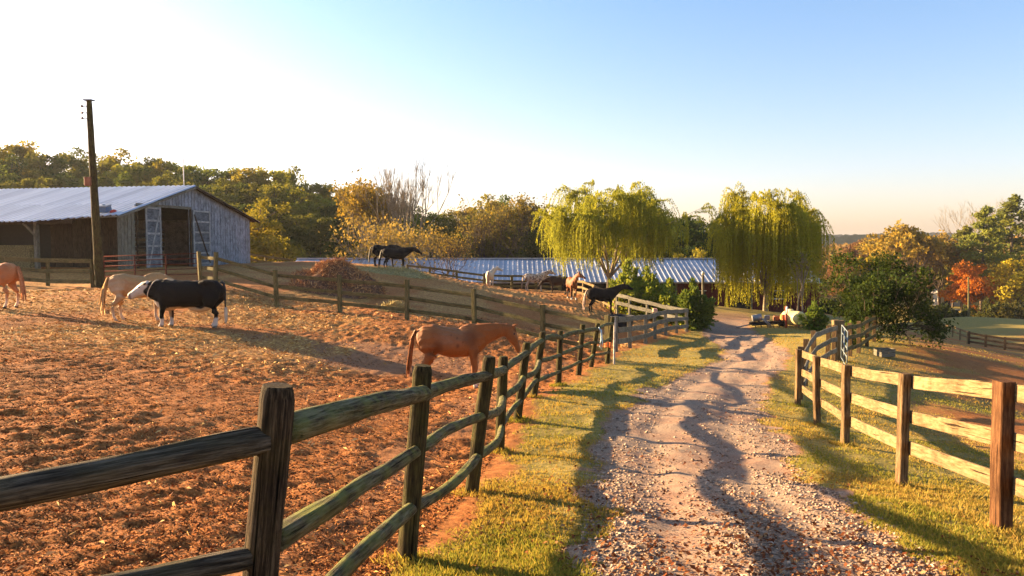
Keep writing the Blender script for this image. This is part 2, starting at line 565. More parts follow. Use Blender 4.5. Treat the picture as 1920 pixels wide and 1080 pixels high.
def build_cover():
    # wood chips, dung and straw trodden into the paddock
    x, y = wedge(560000, 2.6, 34, 1.3)
    fx, l, r, rf = lines(x, y)
    keep = (x < fx - 0.02) & (vnoise(x * 1.3, y * 1.3, 31) + 0.35 * RNG.random(len(x)) > 0.30 + 0.55 * track_and_shade(x, y))
    x, y = x[keep], y[keep]
    rd, g, d = zones(x, y)
    size = (0.008 + 0.026 * RNG.random(len(x)) ** 2.5) * (1 + 0.075 * y)
    tint = np.clip(RNG.random(len(x)) ** 1.3 * 0.66 + 0.42 * d * RNG.random(len(x)) + 0.3 * (RNG.random(len(x)) > 0.96), 0, 1)
    m = tint_mat('litter_chips', [(0.0, (0.05, 0.017, 0.006)), (0.35, (0.26, 0.083, 0.019)), (0.62, (0.47, 0.185, 0.045)), (0.85, (0.60, 0.31, 0.085)), (1.0, (0.70, 0.47, 0.18))])
    o = chips('paddock_litter', x, y, size, 0.34, m, tint, 0.004, 0.55)
    tag(o, 'red brown wood chips and trodden debris covering the horse paddock', 'litter', kind='stuff')
    # straw stems, thick towards the barn
    x, y = wedge(150000, 3.0, 32, 1.0)
    fx, l, r, rf = lines(x, y)
    rd, g, d = zones(x, y)
    keep = (x < fx - 0.05) & (RNG.random(len(x)) < 0.03 + 0.9 * d)
    x, y = x[keep], y[keep]
    size = (0.03 + 0.06 * RNG.random(len(x))) * (1 + 0.05 * y)
    m = tint_mat('straw_stems', [(0.0, (0.28, 0.13, 0.035)), (0.5, (0.50, 0.29, 0.085)), (1.0, (0.70, 0.50, 0.20))])
    o = chips('straw', x, y, size, 0.05 + 0.03 * y / 10, m, RNG.random(len(x)), 0.012, 0.5)
    tag(o, 'loose golden straw strewn over the paddock around the cow', 'straw', kind='stuff')
    # gravel on the drive
    x, y = wedge(190000, 2.6, 48, 1.5, 0.75)
    fx, l, r, rf = lines(x, y)
    sx = (x - l) / np.maximum(r - l, 0.3)
    rutw = np.exp(-((sx - 0.34 + 0.2 * (vnoise(y * 0.4, y * 0, 5) - 0.5)) / 0.14) ** 2) * 0.9 + np.exp(-((sx - 0.72) / 0.09) ** 2) * 0.75
    keep = (x > l - 0.12) & (x < r + 0.12) & (RNG.random(len(x)) > rutw) & (vnoise(x * 1.5, y * 1.5, 33) > 0.22)
    x, y = x[keep], y[keep]
    n = len(x)
    R_ = (0.004 + 0.014 * RNG.random(n) ** 3) * (1 + 0.045 * y)
    z = ground_z(x, y)
    base = np.array([(1, 0, 0), (-1, 0, 0), (0, 1, 0), (0, -1, 0), (0, 0, 1), (0, 0, -1)], float)
    fc = np.array([(0, 2, 4), (2, 1, 4), (1, 3, 4), (3, 0, 4), (2, 0, 5), (1, 2, 5), (3, 1, 5), (0, 3, 5)])
    V = base[None] * (0.7 + 0.7 * RNG.random((n, 6, 1)))
    V += (RNG.random((n, 6, 3)) - 0.5) * 0.5
    V *= np.stack([1 + 0.5 * RNG.random(n), 1 + 0.0 * x, 0.35 + 0.4 * RNG.random(n)], -1)[:, None, :]
    a = RNG.random(n) * 6.28
    ca, sa = np.cos(a)[:, None], np.sin(a)[:, None]
    V = np.stack([V[..., 0] * ca - V[..., 1] * sa, V[..., 0] * sa + V[..., 1] * ca, V[..., 2]], -1)
    V = V * R_[:, None, None] + np.stack([x, y, z + R_ * 0.2], -1)[:, None, :]
    Fc = (fc[None] + (np.arange(n) * 6)[:, None, None]).reshape(-1, 3)
    me = indexed('gravel', V.reshape(-1, 3), Fc, False, np.repeat(RNG.random(n), 8))
    m = tint_mat('gravel_stone', [(0.0, (0.15, 0.10, 0.068)), (0.5, (0.26, 0.18, 0.122)), (0.9, (0.36, 0.265, 0.185)), (1.0, (0.48, 0.38, 0.285))])
    tag(link('gravel', me, m), 'pale crushed gravel covering the farm drive', 'gravel', kind='stuff')
    # fallen leaves on the drive and its verges
    x, y = wedge(40000, 2.8, 30, 1.4, 0.75)
    fx, l, r, rf = lines(x, y)
    cl = vnoise(x * 0.8, y * 0.8, 35)
    sx = (x - l) / np.maximum(r - l, 0.3)
    keep = (x > fx + 0.1) & (x < rf + 0.5) & (RNG.random(len(x)) < sstep(0.4, 0.75, cl) * (0.5 + 0.3 * ((sx > -0.1) & (sx < 1.0))) + 0.05)
    x, y = x[keep], y[keep]
    m = tint_mat('dry_leaf', [(0.0, (0.08, 0.028, 0.014)), (0.5, (0.18, 0.058, 0.024)), (0.85, (0.27, 0.12, 0.05)), (1.0, (0.38, 0.26, 0.13))], 0.2)
    o = chips('fallen_leaves', x, y, 0.022 + 0.03 * RNG.random(len(x)), 0.6, m, RNG.random(len(x)), 0.012, 0.6)
    tag(o, 'rust red fallen leaves scattered along the gravel drive', 'leaves', kind='stuff')
    # grass
    xs, ys = [], []
    x, y = wedge(620000, 3.0, 48, 1.55, 0.80)
    rd, g, d = zones(x, y)
    cl = vnoise(x * 2.3, y * 2.3, 37) * 0.6 + vnoise(x * 0.7, y * 0.7, 38) * 0.4
    keep = RNG.random(len(x)) < g * (0.25 + 0.95 * sstep(0.25, 0.7, cl))
    x, y, cl = x[keep], y[keep], cl[keep]
    # longer tufts left standing round the fence posts
    pp = [(762, 1045, 5.05), (884, 925, 7.1), (937, 848, 9.9), (970, 790, 12.0), (1000, 745, 14.6), (1047, 723, 17.2), (1878, 997, 6.45), (1690, 905, 8.9), (1584, 840, 11.6), (1533, 795, 14.2), (1496, 763, 16.8)]
    tx, ty = [], []
    for q in pp:
        w_ = P(*q)
        m_ = 420
        r_ = 0.05 + 0.17 * RNG.random(m_) ** 1.5
        a_ = RNG.random(m_) * 6.28
        tx.append(w_.x + np.cos(a_) * r_); ty.append(w_.y + np.sin(a_) * r_)
    tuft = np.concatenate([np.zeros(len(x)), np.ones(len(pp) * 420)])
    x = np.concatenate([x] + tx); y = np.concatenate([y] + ty); cl = np.concatenate([cl, np.full(len(pp) * 420, 0.6)])
    n = len(x)
    h = (0.010 + 0.024 * RNG.random(n)) * (0.6 + 0.8 * cl) * (1 + 0.02 * y)
    h = h * np.where(RNG.random(n) > 0.985, 1.6 + 1.6 * RNG.random(n), 1.0)
    h = h * (1 + 1.2 * tuft * RNG.random(n))
    wd = (0.0035 + 0.003 * RNG.random(n)) * (1 + 0.10 * y)
    a = RNG.random(n) * 6.28
    z = ground_z(x, y) - 0.004
    c = np.stack([x, y, z], -1)
    side = np.stack([np.cos(a), np.sin(a), 0 * a], -1) * wd[:, None]
    lean = (RNG.random((n, 2)) - 0.5) * 1.5
    tip = c + np.stack([lean[:, 0] * h, lean[:, 1] * h, h], -1)
    green = sstep(0.45, 0.7, vnoise(x * 0.6 + 9, y * 0.6, 39))
    tint = np.clip(0.15 + 0.6 * RNG.random(n) + 0.35 * (green - 0.5) - 0.15 * (y > 20), 0, 1)
    m = tint_mat('grass_blade', [(0.0, (0.36, 0.22, 0.06)), (0.35, (0.36, 0.27, 0.06)), (0.7, (0.24, 0.23, 0.04)), (1.0, (0.14, 0.18, 0.03))], 0.45)
    o = link('grass', soup('grass', np.stack([c - side, c + side, tip], 1), tint), m)
    tag(o, 'short yellow green turf on the verges of the drive', 'grass', kind='stuff')


build_cover()
# ------------------------------------------------------------------ shape builders
def axes(p0, p1, roll=Vector((0, 0, 1))):
    """frame at p0 with X towards p1 and Z near 'roll'"""
    x = (p1 - p0).normalized()
    y = roll.cross(x)
    if y.length < 1e-3: y = Vector((0, 1, 0)) if abs(x.y) < 0.9 else Vector((1, 0, 0)); y = (y - x * y.dot(x))
    y.normalize()
    z = x.cross(y)
    M = Matrix((x, y, z)).transposed().to_4x4()
    M.translation = p0
    return M


def rings_mesh(name, R, smooth=True, caps=True):
    """R: (m,k,3) rings of k points -> closed skin"""
    R = np.asarray(R)
    m, k = R.shape[:2]
    V = [tuple(v) for v in R.reshape(-1, 3)]
    Fc = []
    for i in range(m - 1):
        for j in range(k):
            j2 = (j + 1) % k
            Fc.append((i * k + j, i * k + j2, (i + 1) * k + j2, (i + 1) * k + j))
    if caps:
        Fc.append(tuple(range(k))[::-1]); Fc.append(tuple((m - 1) * k + j for j in range(k)))
    me = bpy.data.meshes.new(name)
    me.from_pydata(V, [], Fc)
    if smooth:
        s = [True] * len(me.polygons)
        if caps: s[-1] = s[-2] = False
        me.polygons.foreach_set('use_smooth', s)
    me.update()
    return me


def log(name, p0, p1, r0, r1, mat, parent, sides=14, nring=9, bend=0.02, rough=0.08, roll=Vector((0, 0, 1)), dome=0.5):
    """a round timber with uneven girth, slight bend and softened ends"""
    M = axes(p0, p1, roll)
    L = (p1 - p0).length
    ts = [0.0, 0.006 / L * 2] + list(np.linspace(0.03, 1 - 0.03, nring)) + [1 - 0.006 / L * 2, 1.0]
    bx, bz = (random.random() - .5) * 2 * bend * L, (random.random() - .5) * 2 * bend * L
    ph = random.random() * 100
    R = []
    for i, t in enumerate(ts):
        r = r0 + (r1 - r0) * t
        if i in (0, len(ts) - 1): r *= dome
        elif i in (1, len(ts) - 2): r *= 0.9
        s = math.sin(math.pi * t)
        ring = []
        for j in range(sides):
            a = 2 * math.pi * j / sides
            rr = r * (1 + rough * (mnoise.noise(Vector((math.cos(a) * 1.3 + ph, math.sin(a) * 1.3, t * L * 2.2))) * 1.6 + mnoise.noise(Vector((math.cos(a) * 4 + ph, math.sin(a) * 4, t * L * 1.1))) * 0.75))
            ring.append((t * L, rr * math.cos(a) + bx * s, rr * math.sin(a) + bz * s))
        R.append(ring)
    return link(name, rings_mesh(name, R), mat, parent, M)


def plank(name, p0, p1, th, h, mat, parent, roll=Vector((0, 0, 1)), warp=0.006, n=6, ch=0.006):
    """sawn timber: th across, h up, chamfered edges, slightly warped"""
    M = axes(p0, p1, roll)
    L = (p1 - p0).length
    ph = random.random() * 100
    R = []
    for i in range(n + 1):
        t = i / n
        dy = warp * mnoise.noise(Vector((ph, t * 2.5, 0))) * 2
        dz = warp * mnoise.noise(Vector((ph + 7, t * 2.5, 0))) * 2.4
        hh = h * (1 + 0.06 * mnoise.noise(Vector((ph + 13, t * 3, 0))))
        y, z = th / 2, hh / 2
        sec = [(-y + ch, -z), (y - ch, -z), (y, -z + ch), (y, z - ch), (y - ch, z), (-y + ch, z), (-y, z - ch), (-y, -z + ch)]
        R.append([(t * L, a + dy, b + dz) for a, b in sec])
    return link(name, rings_mesh(name, R, False), mat, parent, M)


def boxmesh(name, x0, x1, y0, y1, z0, z1, ch=0.0):
    if ch <= 0:
        V = [(x0, y0, z0), (x1, y0, z0), (x1, y1, z0), (x0, y1, z0), (x0, y0, z1), (x1, y0, z1), (x1, y1, z1), (x0, y1, z1)]
        Fc = [(3, 2, 1, 0), (4, 5, 6, 7), (0, 1, 5, 4), (1, 2, 6, 5), (2, 3, 7, 6), (3, 0, 4, 7)]
        return mesh(name, V, Fc)
    sec = lambda z, k: [(x0 + k, y0 + ch), (x0 + ch, y0 + k), (x1 - ch, y0 + k), (x1 - k, y0 + ch), (x1 - k, y1 - ch), (x1 - ch, y1 - k), (x0 + ch, y1 - k), (x0 + k, y1 - ch)]
    R = [[(a, b, z) for a, b in sec(z, k)] for z, k in ((z0, ch * .7), (z0 + ch, 0), (z1 - ch, 0), (z1, ch * .7))]
    return rings_mesh(name, R, False)


def tube(name, pts, r, mat, parent=None, sides=8, radii=None):
    pts = [Vector(p) for p in pts]
    o = pts[0].copy()
    R = []
    up = Vector((0.13, 0.21, 1)).normalized()
    for i, p in enumerate(pts):
        d = (pts[min(i + 1, len(pts) - 1)] - pts[max(i - 1, 0)]).normalized()
        a = d.cross(up)
        if a.length < 1e-3: a = d.cross(Vector((1, 0, 0)))
        a.normalize(); b = d.cross(a)
        rr = radii[i] if radii else r
        R.append([tuple(p - o + a * math.cos(2 * math.pi * j / sides) * rr + b * math.sin(2 * math.pi * j / sides) * rr) for j in range(sides)])
    return link(name, rings_mesh(name, R), mat, parent, Matrix.Translation(o))


# ------------------------------------------------------------------ materials for timber and metal
W_ROUND = wood('round_timber', (0.012, 0.009, 0.005), (0.05, 0.036, 0.015), (0.13, 0.10, 0.036), (0.10, 0.10, 0.022), 0.5, bumps=1.0, grain=1.6)
W_OLD = wood('old_log', (0.010, 0.007, 0.005), (0.042, 0.028, 0.017), (0.14, 0.098, 0.058), (0.12, 0.09, 0.02), 0.3, bumps=1.0, grain=1.7)
W_GREYLOG = wood('grey_log', (0.016, 0.012, 0.009), (0.085, 0.068, 0.048), (0.23, 0.19, 0.14), (0.12, 0.10, 0.03), 0.25, bumps=1.0, grain=1.7)
W_RAIL = wood('mossy_rail', (0.028, 0.022, 0.012), (0.11, 0.092, 0.05), (0.25, 0.22, 0.135), (0.19, 0.20, 0.05), 0.75, bumps=0.9, grain=1.6)
W_BOARD = wood('sawn_board', (0.12, 0.078, 0.034), (0.21, 0.145, 0.068), (0.29, 0.21, 0.11), grain=0.75, bumps=0.35)
W_POST = wood('square_post', (0.06, 0.036, 0.017), (0.14, 0.088, 0.042), (0.25, 0.165, 0.082), bumps=0.5)
W_RED = wood('red_brown_post', (0.04, 0.017, 0.008), (0.10, 0.046, 0.02), (0.17, 0.086, 0.038), bumps=0.4)
W_GREY = wood('weathered_board', (0.08, 0.073, 0.055), (0.18, 0.165, 0.125), (0.29, 0.265, 0.205), (0.14, 0.15, 0.07), 0.3, bumps=0.5)
W_OLIVE = wood('olive_board', (0.055, 0.045, 0.02), (0.13, 0.108, 0.047), (0.22, 0.185, 0.08), (0.115, 0.115, 0.036), 0.5, bumps=0.5)
W_BARN = wood('barn_board', (0.11, 0.125, 0.145), (0.255, 0.285, 0.325), (0.40, 0.44, 0.485), grain=0.6, bumps=0.5)
W_LEAF = wood('door_board', (0.06, 0.07, 0.08), (0.13, 0.148, 0.165), (0.22, 0.245, 0.265), grain=0.6, bumps=0.5)
W_TRIM = wood('door_trim', (0.20, 0.21, 0.21), (0.33, 0.34, 0.33), (0.44, 0.445, 0.43), grain=0.6, bumps=0.3)
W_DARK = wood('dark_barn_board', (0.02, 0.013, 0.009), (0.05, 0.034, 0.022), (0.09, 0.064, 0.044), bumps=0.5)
W_MAROON = wood('maroon_board', (0.06, 0.012, 0.012), (0.11, 0.025, 0.022), (0.17, 0.05, 0.04), bumps=0.3)
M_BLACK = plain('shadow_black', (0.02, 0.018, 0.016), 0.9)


def roof_metal(name, c0, c1, rust):
    t = NT(name, 0.42, 0.5)
    v = t.coord(which='Object')
    rnd = t.info('Random')
    n = t.noise(v, 1.2, 6, 0.6)
    c = t.ramp(n, [(0.3, c0), (0.7, c1)])
    st = t.noise(t.n('Mapping', Vector=v, Scale=(0.4, 9, 1)), 1.6, 5)
    c = t.mix(t.math('MULTIPLY', t.val(st, 0.5, 0.72), 0.75), c, rust)
    c = t.mix(t.math('MULTIPLY', t.val(t.noise(v, 0.55, 6, 0.7, 0), 0.56, 0.7), 0.7), c, tuple(x * 0.7 for x in rust))
    c = t.mix(t.math('MULTIPLY', rnd, 0.7), c, t.mix(1.0, c, (0.62, 0.64, 0.68), 'MULTIPLY'))
    t.color(c)
    t.b.inputs['Metallic'].default_value = 0.55
    t.set(t.b.inputs['Roughness'], t.n('MapRange', Value=n, To_Min=0.38, To_Max=0.6))
    return t.m


M_ROOF = roof_metal('galvanised_roof', (0.56, 0.60, 0.66), (0.72, 0.76, 0.80), (0.40, 0.33, 0.28))
M_ROOF2 = roof_metal('pale_roof', (0.40, 0.43, 0.475), (0.56, 0.585, 0.62), (0.27, 0.25, 0.24))


def panel_mesh(name, width, ribs, rib_h, rib_w):
    """ribbed sheet, X 0..1 along the slope, Y across"""
    prof = [(0.0, 0.0)]
    for i in range(ribs):
        c = width * (i + 0.5) / ribs
        prof += [(c - rib_w, 0), (c - rib_w * 0.55, rib_h), (c + rib_w * 0.55, rib_h), (c + rib_w, 0)]
    prof.append((width, 0.0))
    V, Fc = [], []
    for x in (0.0, 1.0):
        V += [(x, y, z) for y, z in prof]
    k = len(prof)
    V += [(x, y, z - 0.012) for x, y, z in V]
    for i in range(k - 1):
        Fc.append((i, i + k, i + 1 + k, i + 1)[::-1])
        Fc.append((2 * k + i, 3 * k + i, 3 * k + i + 1, 2 * k + i + 1))
        Fc.append((i, i + 1, 2 * k + i + 1, 2 * k + i)[::-1]); Fc.append((k + i, k + i + 1, 3 * k + i + 1, 3 * k + i))
    return mesh(name, V, Fc)


# ------------------------------------------------------------------ the barn
def build_barn():
    A = Vector((-21.6, 41.0, CAMZ - 1.34))
    g, s = Vector((0.217, 0.976, 0)).normalized(), Vector((-0.976, 0.217, 0)).normalized()
    B = Matrix((g, s, Vector((0, 0, 1)))).transposed().to_4x4()
    B.translation = A
    root = empty('barn', A, 0, 'weathered grey board barn with metal roof and open double doors', 'barn')
    W, APX, LEN = 13.0, 6.5, 26.0
    ze0, zap, ze1 = 3.05, 5.05, 3.25
    rz = lambda w: ze0 + (zap - ze0) * w / APX if w < APX else zap + (ze1 - zap) * (w - APX) / (W - APX)
    loc = lambda w, t, z: B @ Vector((w, t, z))

    # gable wall facing the lane: battens behind, boards in front, opening between w=1.5 and 6.1
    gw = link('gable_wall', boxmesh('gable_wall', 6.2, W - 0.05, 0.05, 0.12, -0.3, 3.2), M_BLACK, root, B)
    w = 0.0
    while w < W - 0.02:
        bw = min(0.25 + 0.10 * random.random(), W - w)
        mid = w + bw / 2
        z0 = -0.35 + 0.12 * random.random()
        if 1.5 < mid < 6.15: z0 = 3.66
        elif mid < 1.5: z0 -= 0.1
        ztop0, ztop1 = rz(w) - 0.03, rz(w + bw - 0.05) - 0.03
        y0 = 0.0 - 0.012 * random.random()
        V = [(w, y0, z0), (w + bw - 0.05, y0, z0), (w + bw - 0.05, y0, ztop1), (w, y0, ztop0)]
        V += [(a, y0 + 0.03, c) for a, b, c in V]
        Fc = [(0, 1, 2, 3), (7, 6, 5, 4), (0, 4, 5, 1), (1, 5, 6, 2), (2, 6, 7, 3), (3, 7, 4, 0)]
        # own origin so that the grain runs along X: build upright then turn
        me = mesh('siding_board', [(c, -(a - mid), b) for a, b, c in V], Fc)
        o = link('siding_board', me, W_BARN if mid > 1.5 else W_GREY, gw, B @ Matrix.Translation((mid, 0, 0)) @ Matrix(((0, -1, 0, 0), (0, 0, 1, 0), (1, 0, 0, 0), (0, 0, 0, 1))))
        w += bw
    # door frame
    fr = plank('door_frame', loc(1.45, -0.03, 3.66), loc(6.35, -0.03, 3.66), 0.05, 0.16, W_GREY, root)
    plank('jamb', loc(6.22, 0.02, -0.35), loc(6.22, 0.02, 3.6), 0.26, 0.10, W_DARK, fr, roll=g)
    plank('jamb', loc(1.5, -0.02, -0.35), loc(1.5, -0.02, 3.6), 0.10, 0.10, W_DARK, fr, roll=g)
    # the two leaves: boards, stiles, rails and a diagonal
    for w0, w1, flip, yy in ((2.1, 3.4, False, -0.10), (6.42, 8.15, True, -0.09)):
        leaf = link('door', boxmesh('door', w0, w1, yy, yy + 0.03, -0.25 if not flip else 0.1, 3.58), W_LEAF, root, B)
        zz0, zz1 = (-0.25, 3.58) if not flip else (0.1, 3.58)
        for wv in (w0 + 0.05, w1 - 0.05):
            plank('stile', loc(wv, yy - 0.02, zz0), loc(wv, yy - 0.02, zz1), 0.03, 0.13, W_TRIM, leaf, roll=g)
        nb = 6
        for i in range(nb):
            zc = zz0 + 0.08 + (zz1 - zz0 - 0.16) * i / (nb - 1)
            plank('rail', loc(w0 + 0.1, yy - 0.022, zc), loc(w1 - 0.1, yy - 0.022, zc), 0.025, 0.11, W_TRIM, leaf)
        a, b = ((w0 + 0.1, zz0 + 0.2), (w1 - 0.1, zz1 - 0.1))
        if flip: a, b = (w1 - 0.1, zz0 + 0.1), (w0 + 0.1, zz1 - 0.3)
        plank('brace', loc(a[0], yy - 0.045, a[1]), loc(b[0], yy - 0.045, b[1]), 0.022, 0.12, W_TRIM if not flip else W_DARK, leaf)
    # inside: stall boards seen through the opening, dark back
    st = empty('stall', loc(4.4, 2.4, 0)); st.parent = root; st.matrix_basis = LEAN[root.name].inverted() @ LEAN[st.name]
    for i in range(9):
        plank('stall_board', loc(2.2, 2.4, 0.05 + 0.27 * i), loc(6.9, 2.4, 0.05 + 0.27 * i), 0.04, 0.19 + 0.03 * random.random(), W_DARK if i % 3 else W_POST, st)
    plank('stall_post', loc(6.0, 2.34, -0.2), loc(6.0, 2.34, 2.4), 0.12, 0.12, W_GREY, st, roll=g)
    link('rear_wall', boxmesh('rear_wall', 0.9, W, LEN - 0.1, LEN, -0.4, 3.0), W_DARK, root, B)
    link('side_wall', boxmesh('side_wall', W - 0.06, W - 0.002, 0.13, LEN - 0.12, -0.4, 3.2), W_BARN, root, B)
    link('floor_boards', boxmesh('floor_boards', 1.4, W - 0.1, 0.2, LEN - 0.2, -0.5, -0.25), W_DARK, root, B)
    # recessed long wall under the eave, board by board
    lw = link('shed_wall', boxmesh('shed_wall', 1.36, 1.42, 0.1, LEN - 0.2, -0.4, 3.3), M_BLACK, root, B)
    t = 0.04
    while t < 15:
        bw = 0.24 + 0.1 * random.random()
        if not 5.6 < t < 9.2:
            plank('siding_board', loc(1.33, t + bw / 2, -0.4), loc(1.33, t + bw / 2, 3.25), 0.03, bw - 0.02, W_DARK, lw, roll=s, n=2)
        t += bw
    hb = link('hay_stack', boxmesh('hay_stack', 0.5, 1.2, 6.2, 8.6, -0.3, 1.35, 0.12), plain('old_hay', (0.22, 0.17, 0.07), 0.95, var=0.5, scale=14), root, B)
    # eave posts and beam of the open shed
    for tp in (4.55, 9.0, 13.5):
        po = plank('post', loc(-0.75, tp, -0.5), loc(-0.75, tp, 2.72), 0.22, 0.2, W_GREY, root, roll=s)
        plank('knee_brace', loc(-0.75, tp + 0.1, 1.9), loc(-0.75, tp + 0.85, 2.55), 0.1, 0.1, W_GREY, po)
    plank('eave_beam', loc(-0.75, 2.2, 2.62), loc(-0.75, 14.5, 2.56), 0.1, 0.2, W_DARK, root)
    plank('eave_board', loc(-0.22, -0.3, ze0 - 0.13), loc(-0.98, 4.4, 2.73), 0.03, 0.10, W_GREY, root)
    # roof: deck, ribbed sheets, bargeboards
    def roofside(w0, w1, name):
        V = []
        for t_ in (-0.3, LEN):
            for w_ in (w0, w1):
                V.append((w_, t_, rz2(w_) - 0.03))
        V += [(a, b, c - 0.06) for a, b, c in V]
        Fc = [(0, 1, 3, 2), (4, 6, 7, 5), (0, 4, 5, 1), (2, 3, 7, 6), (0, 2, 6, 4), (1, 5, 7, 3)]
        return mesh(name, V, Fc)
    sl0, sl1 = (zap - ze0) / APX, (zap - ze1) / (W - APX)
    rz2 = lambda w_: zap + (w_ - APX) * sl0 if w_ <= APX else zap - (w_ - APX) * sl1
    roof = link('roof', roofside(-0.1, APX, 'roof'), W_DARK, root, B)
    rr = link('roof', roofside(APX, W + 0.55, 'roof'), W_DARK, root, B)
    pm = panel_mesh('roof_panel', 0.72, 2, 0.06, 0.09)
    n = int((LEN + 0.4) / 0.72)
    a0 = math.atan(sl0)
    for i in range(n):
        tt = -0.35 + 0.72 * i
        over = 0.25 + 1.15 * min(1, max(0, (tt + 0.3) / 4.2)) + 0.05 * random.random()
        L = (APX + over) / math.cos(a0)
        # X runs down the slope from the ridge towards -w
        M = Matrix(((-math.cos(a0), 0, -math.sin(a0), APX), (0, 1, 0, tt), (-math.sin(a0), 0, math.cos(a0), zap + 0.012 + 0.004 * random.random()), (0, 0, 0, 1)))
        M = Matrix(((-math.cos(a0), 0, math.sin(a0) * -1, APX), (0, -1, 0, tt + 0.72), (-math.sin(a0), 0, math.cos(a0), zap + 0.012 + 0.006 * (i % 2)), (0, 0, 0, 1)))
        for k_, (s0, s1) in enumerate(((0.0, 0.56), (0.54, 1.0))):      # the upper sheet laps over the lower one
            link('roof_panel', pm, M_ROOF, roof, B @ M @ Matrix.Translation((L * s0, 0, 0.016 * (1 - k_))) @ Matrix.Diagonal((L * (s1 - s0), 1, 1, 1)))
    a1 = math.atan(sl1)
    for i in range(n):
        tt = -0.35 + 0.72 * i
        L = (W - APX + 0.75) / math.cos(a1)
        M = Matrix(((math.cos(a1), 0, math.sin(a1), APX), (0, 1, 0, tt), (-math.sin(a1), 0, math.cos(a1), zap + 0.012 + 0.006 * (i % 2)), (0, 0, 0, 1)))
        link('roof_panel', pm, M_ROOF, rr, B @ M @ Matrix.Diagonal((L, 1, 1, 1)))
    plank('bargeboard', loc(-0.3, -0.34, rz2(-0.3) - 0.09), loc(APX, -0.34, zap - 0.09), 0.03, 0.12, W_GREY, root)
    plank('bargeboard', loc(APX, -0.34, zap - 0.09), loc(W + 0.7, -0.34, rz2(W + 0.7) - 0.09), 0.03, 0.14, W_DARK, root)
    # ridge mast
    tube('roof_mast', [loc(APX, 0.55, zap), loc(APX, 0.55, zap + 1.75)], 0.03, plain('mast_white', (0.75, 0.72, 0.66), 0.5), root)
    # things lying on the roof edge
    b = empty('storage_box', loc(0.25, 0.95, rz2(0.25) + 0.03), 0, 'small blue box with a lid lying on the barn roof edge', 'box')
    Mb = B @ Matrix.Translation((0.25, 0.95, rz2(0.25) + 0.075)) @ Matrix.Rotation(-a0, 4, 'Y')
    mb = plain('blue_box', (0.06, 0.12, 0.22), 0.5)
    link('body', boxmesh('body', -0.2, 0.2, -0.3, 0.3, 0, 0.28, 0.03), mb, b, Mb)
    link('lid', boxmesh('lid', -0.23, 0.23, -0.33, 0.33, 0.283, 0.36, 0.025), plain('grey_lid', (0.13, 0.17, 0.22), 0.5), b, Mb)
    link('handle', boxmesh('handle', -0.03, 0.03, -0.09, 0.09, 0.362, 0.41, 0.015), mb, b, Mb)
    r = link('rag', rings_mesh('rag', [[(math.cos(a) * rr_ * (1 + .3 * math.sin(3 * a)), math.sin(a) * rr_, zz) for a in np.linspace(0, 2 * math.pi, 14)[:-1]] for rr_, zz in ((0.16, 0), (0.17, 0.06), (0.11, 0.12), (0.03, 0.15))]), plain('red_rag', (0.42, 0.06, 0.05), 0.8), None,
             B @ Matrix.Translation((0.2, 0.38, rz2(0.2) + 0.055)) @ Matrix.Rotation(-a0, 4, 'Y'))
    tag(r, 'small crumpled red rag beside the blue box on the roof', 'rag')


build_barn()


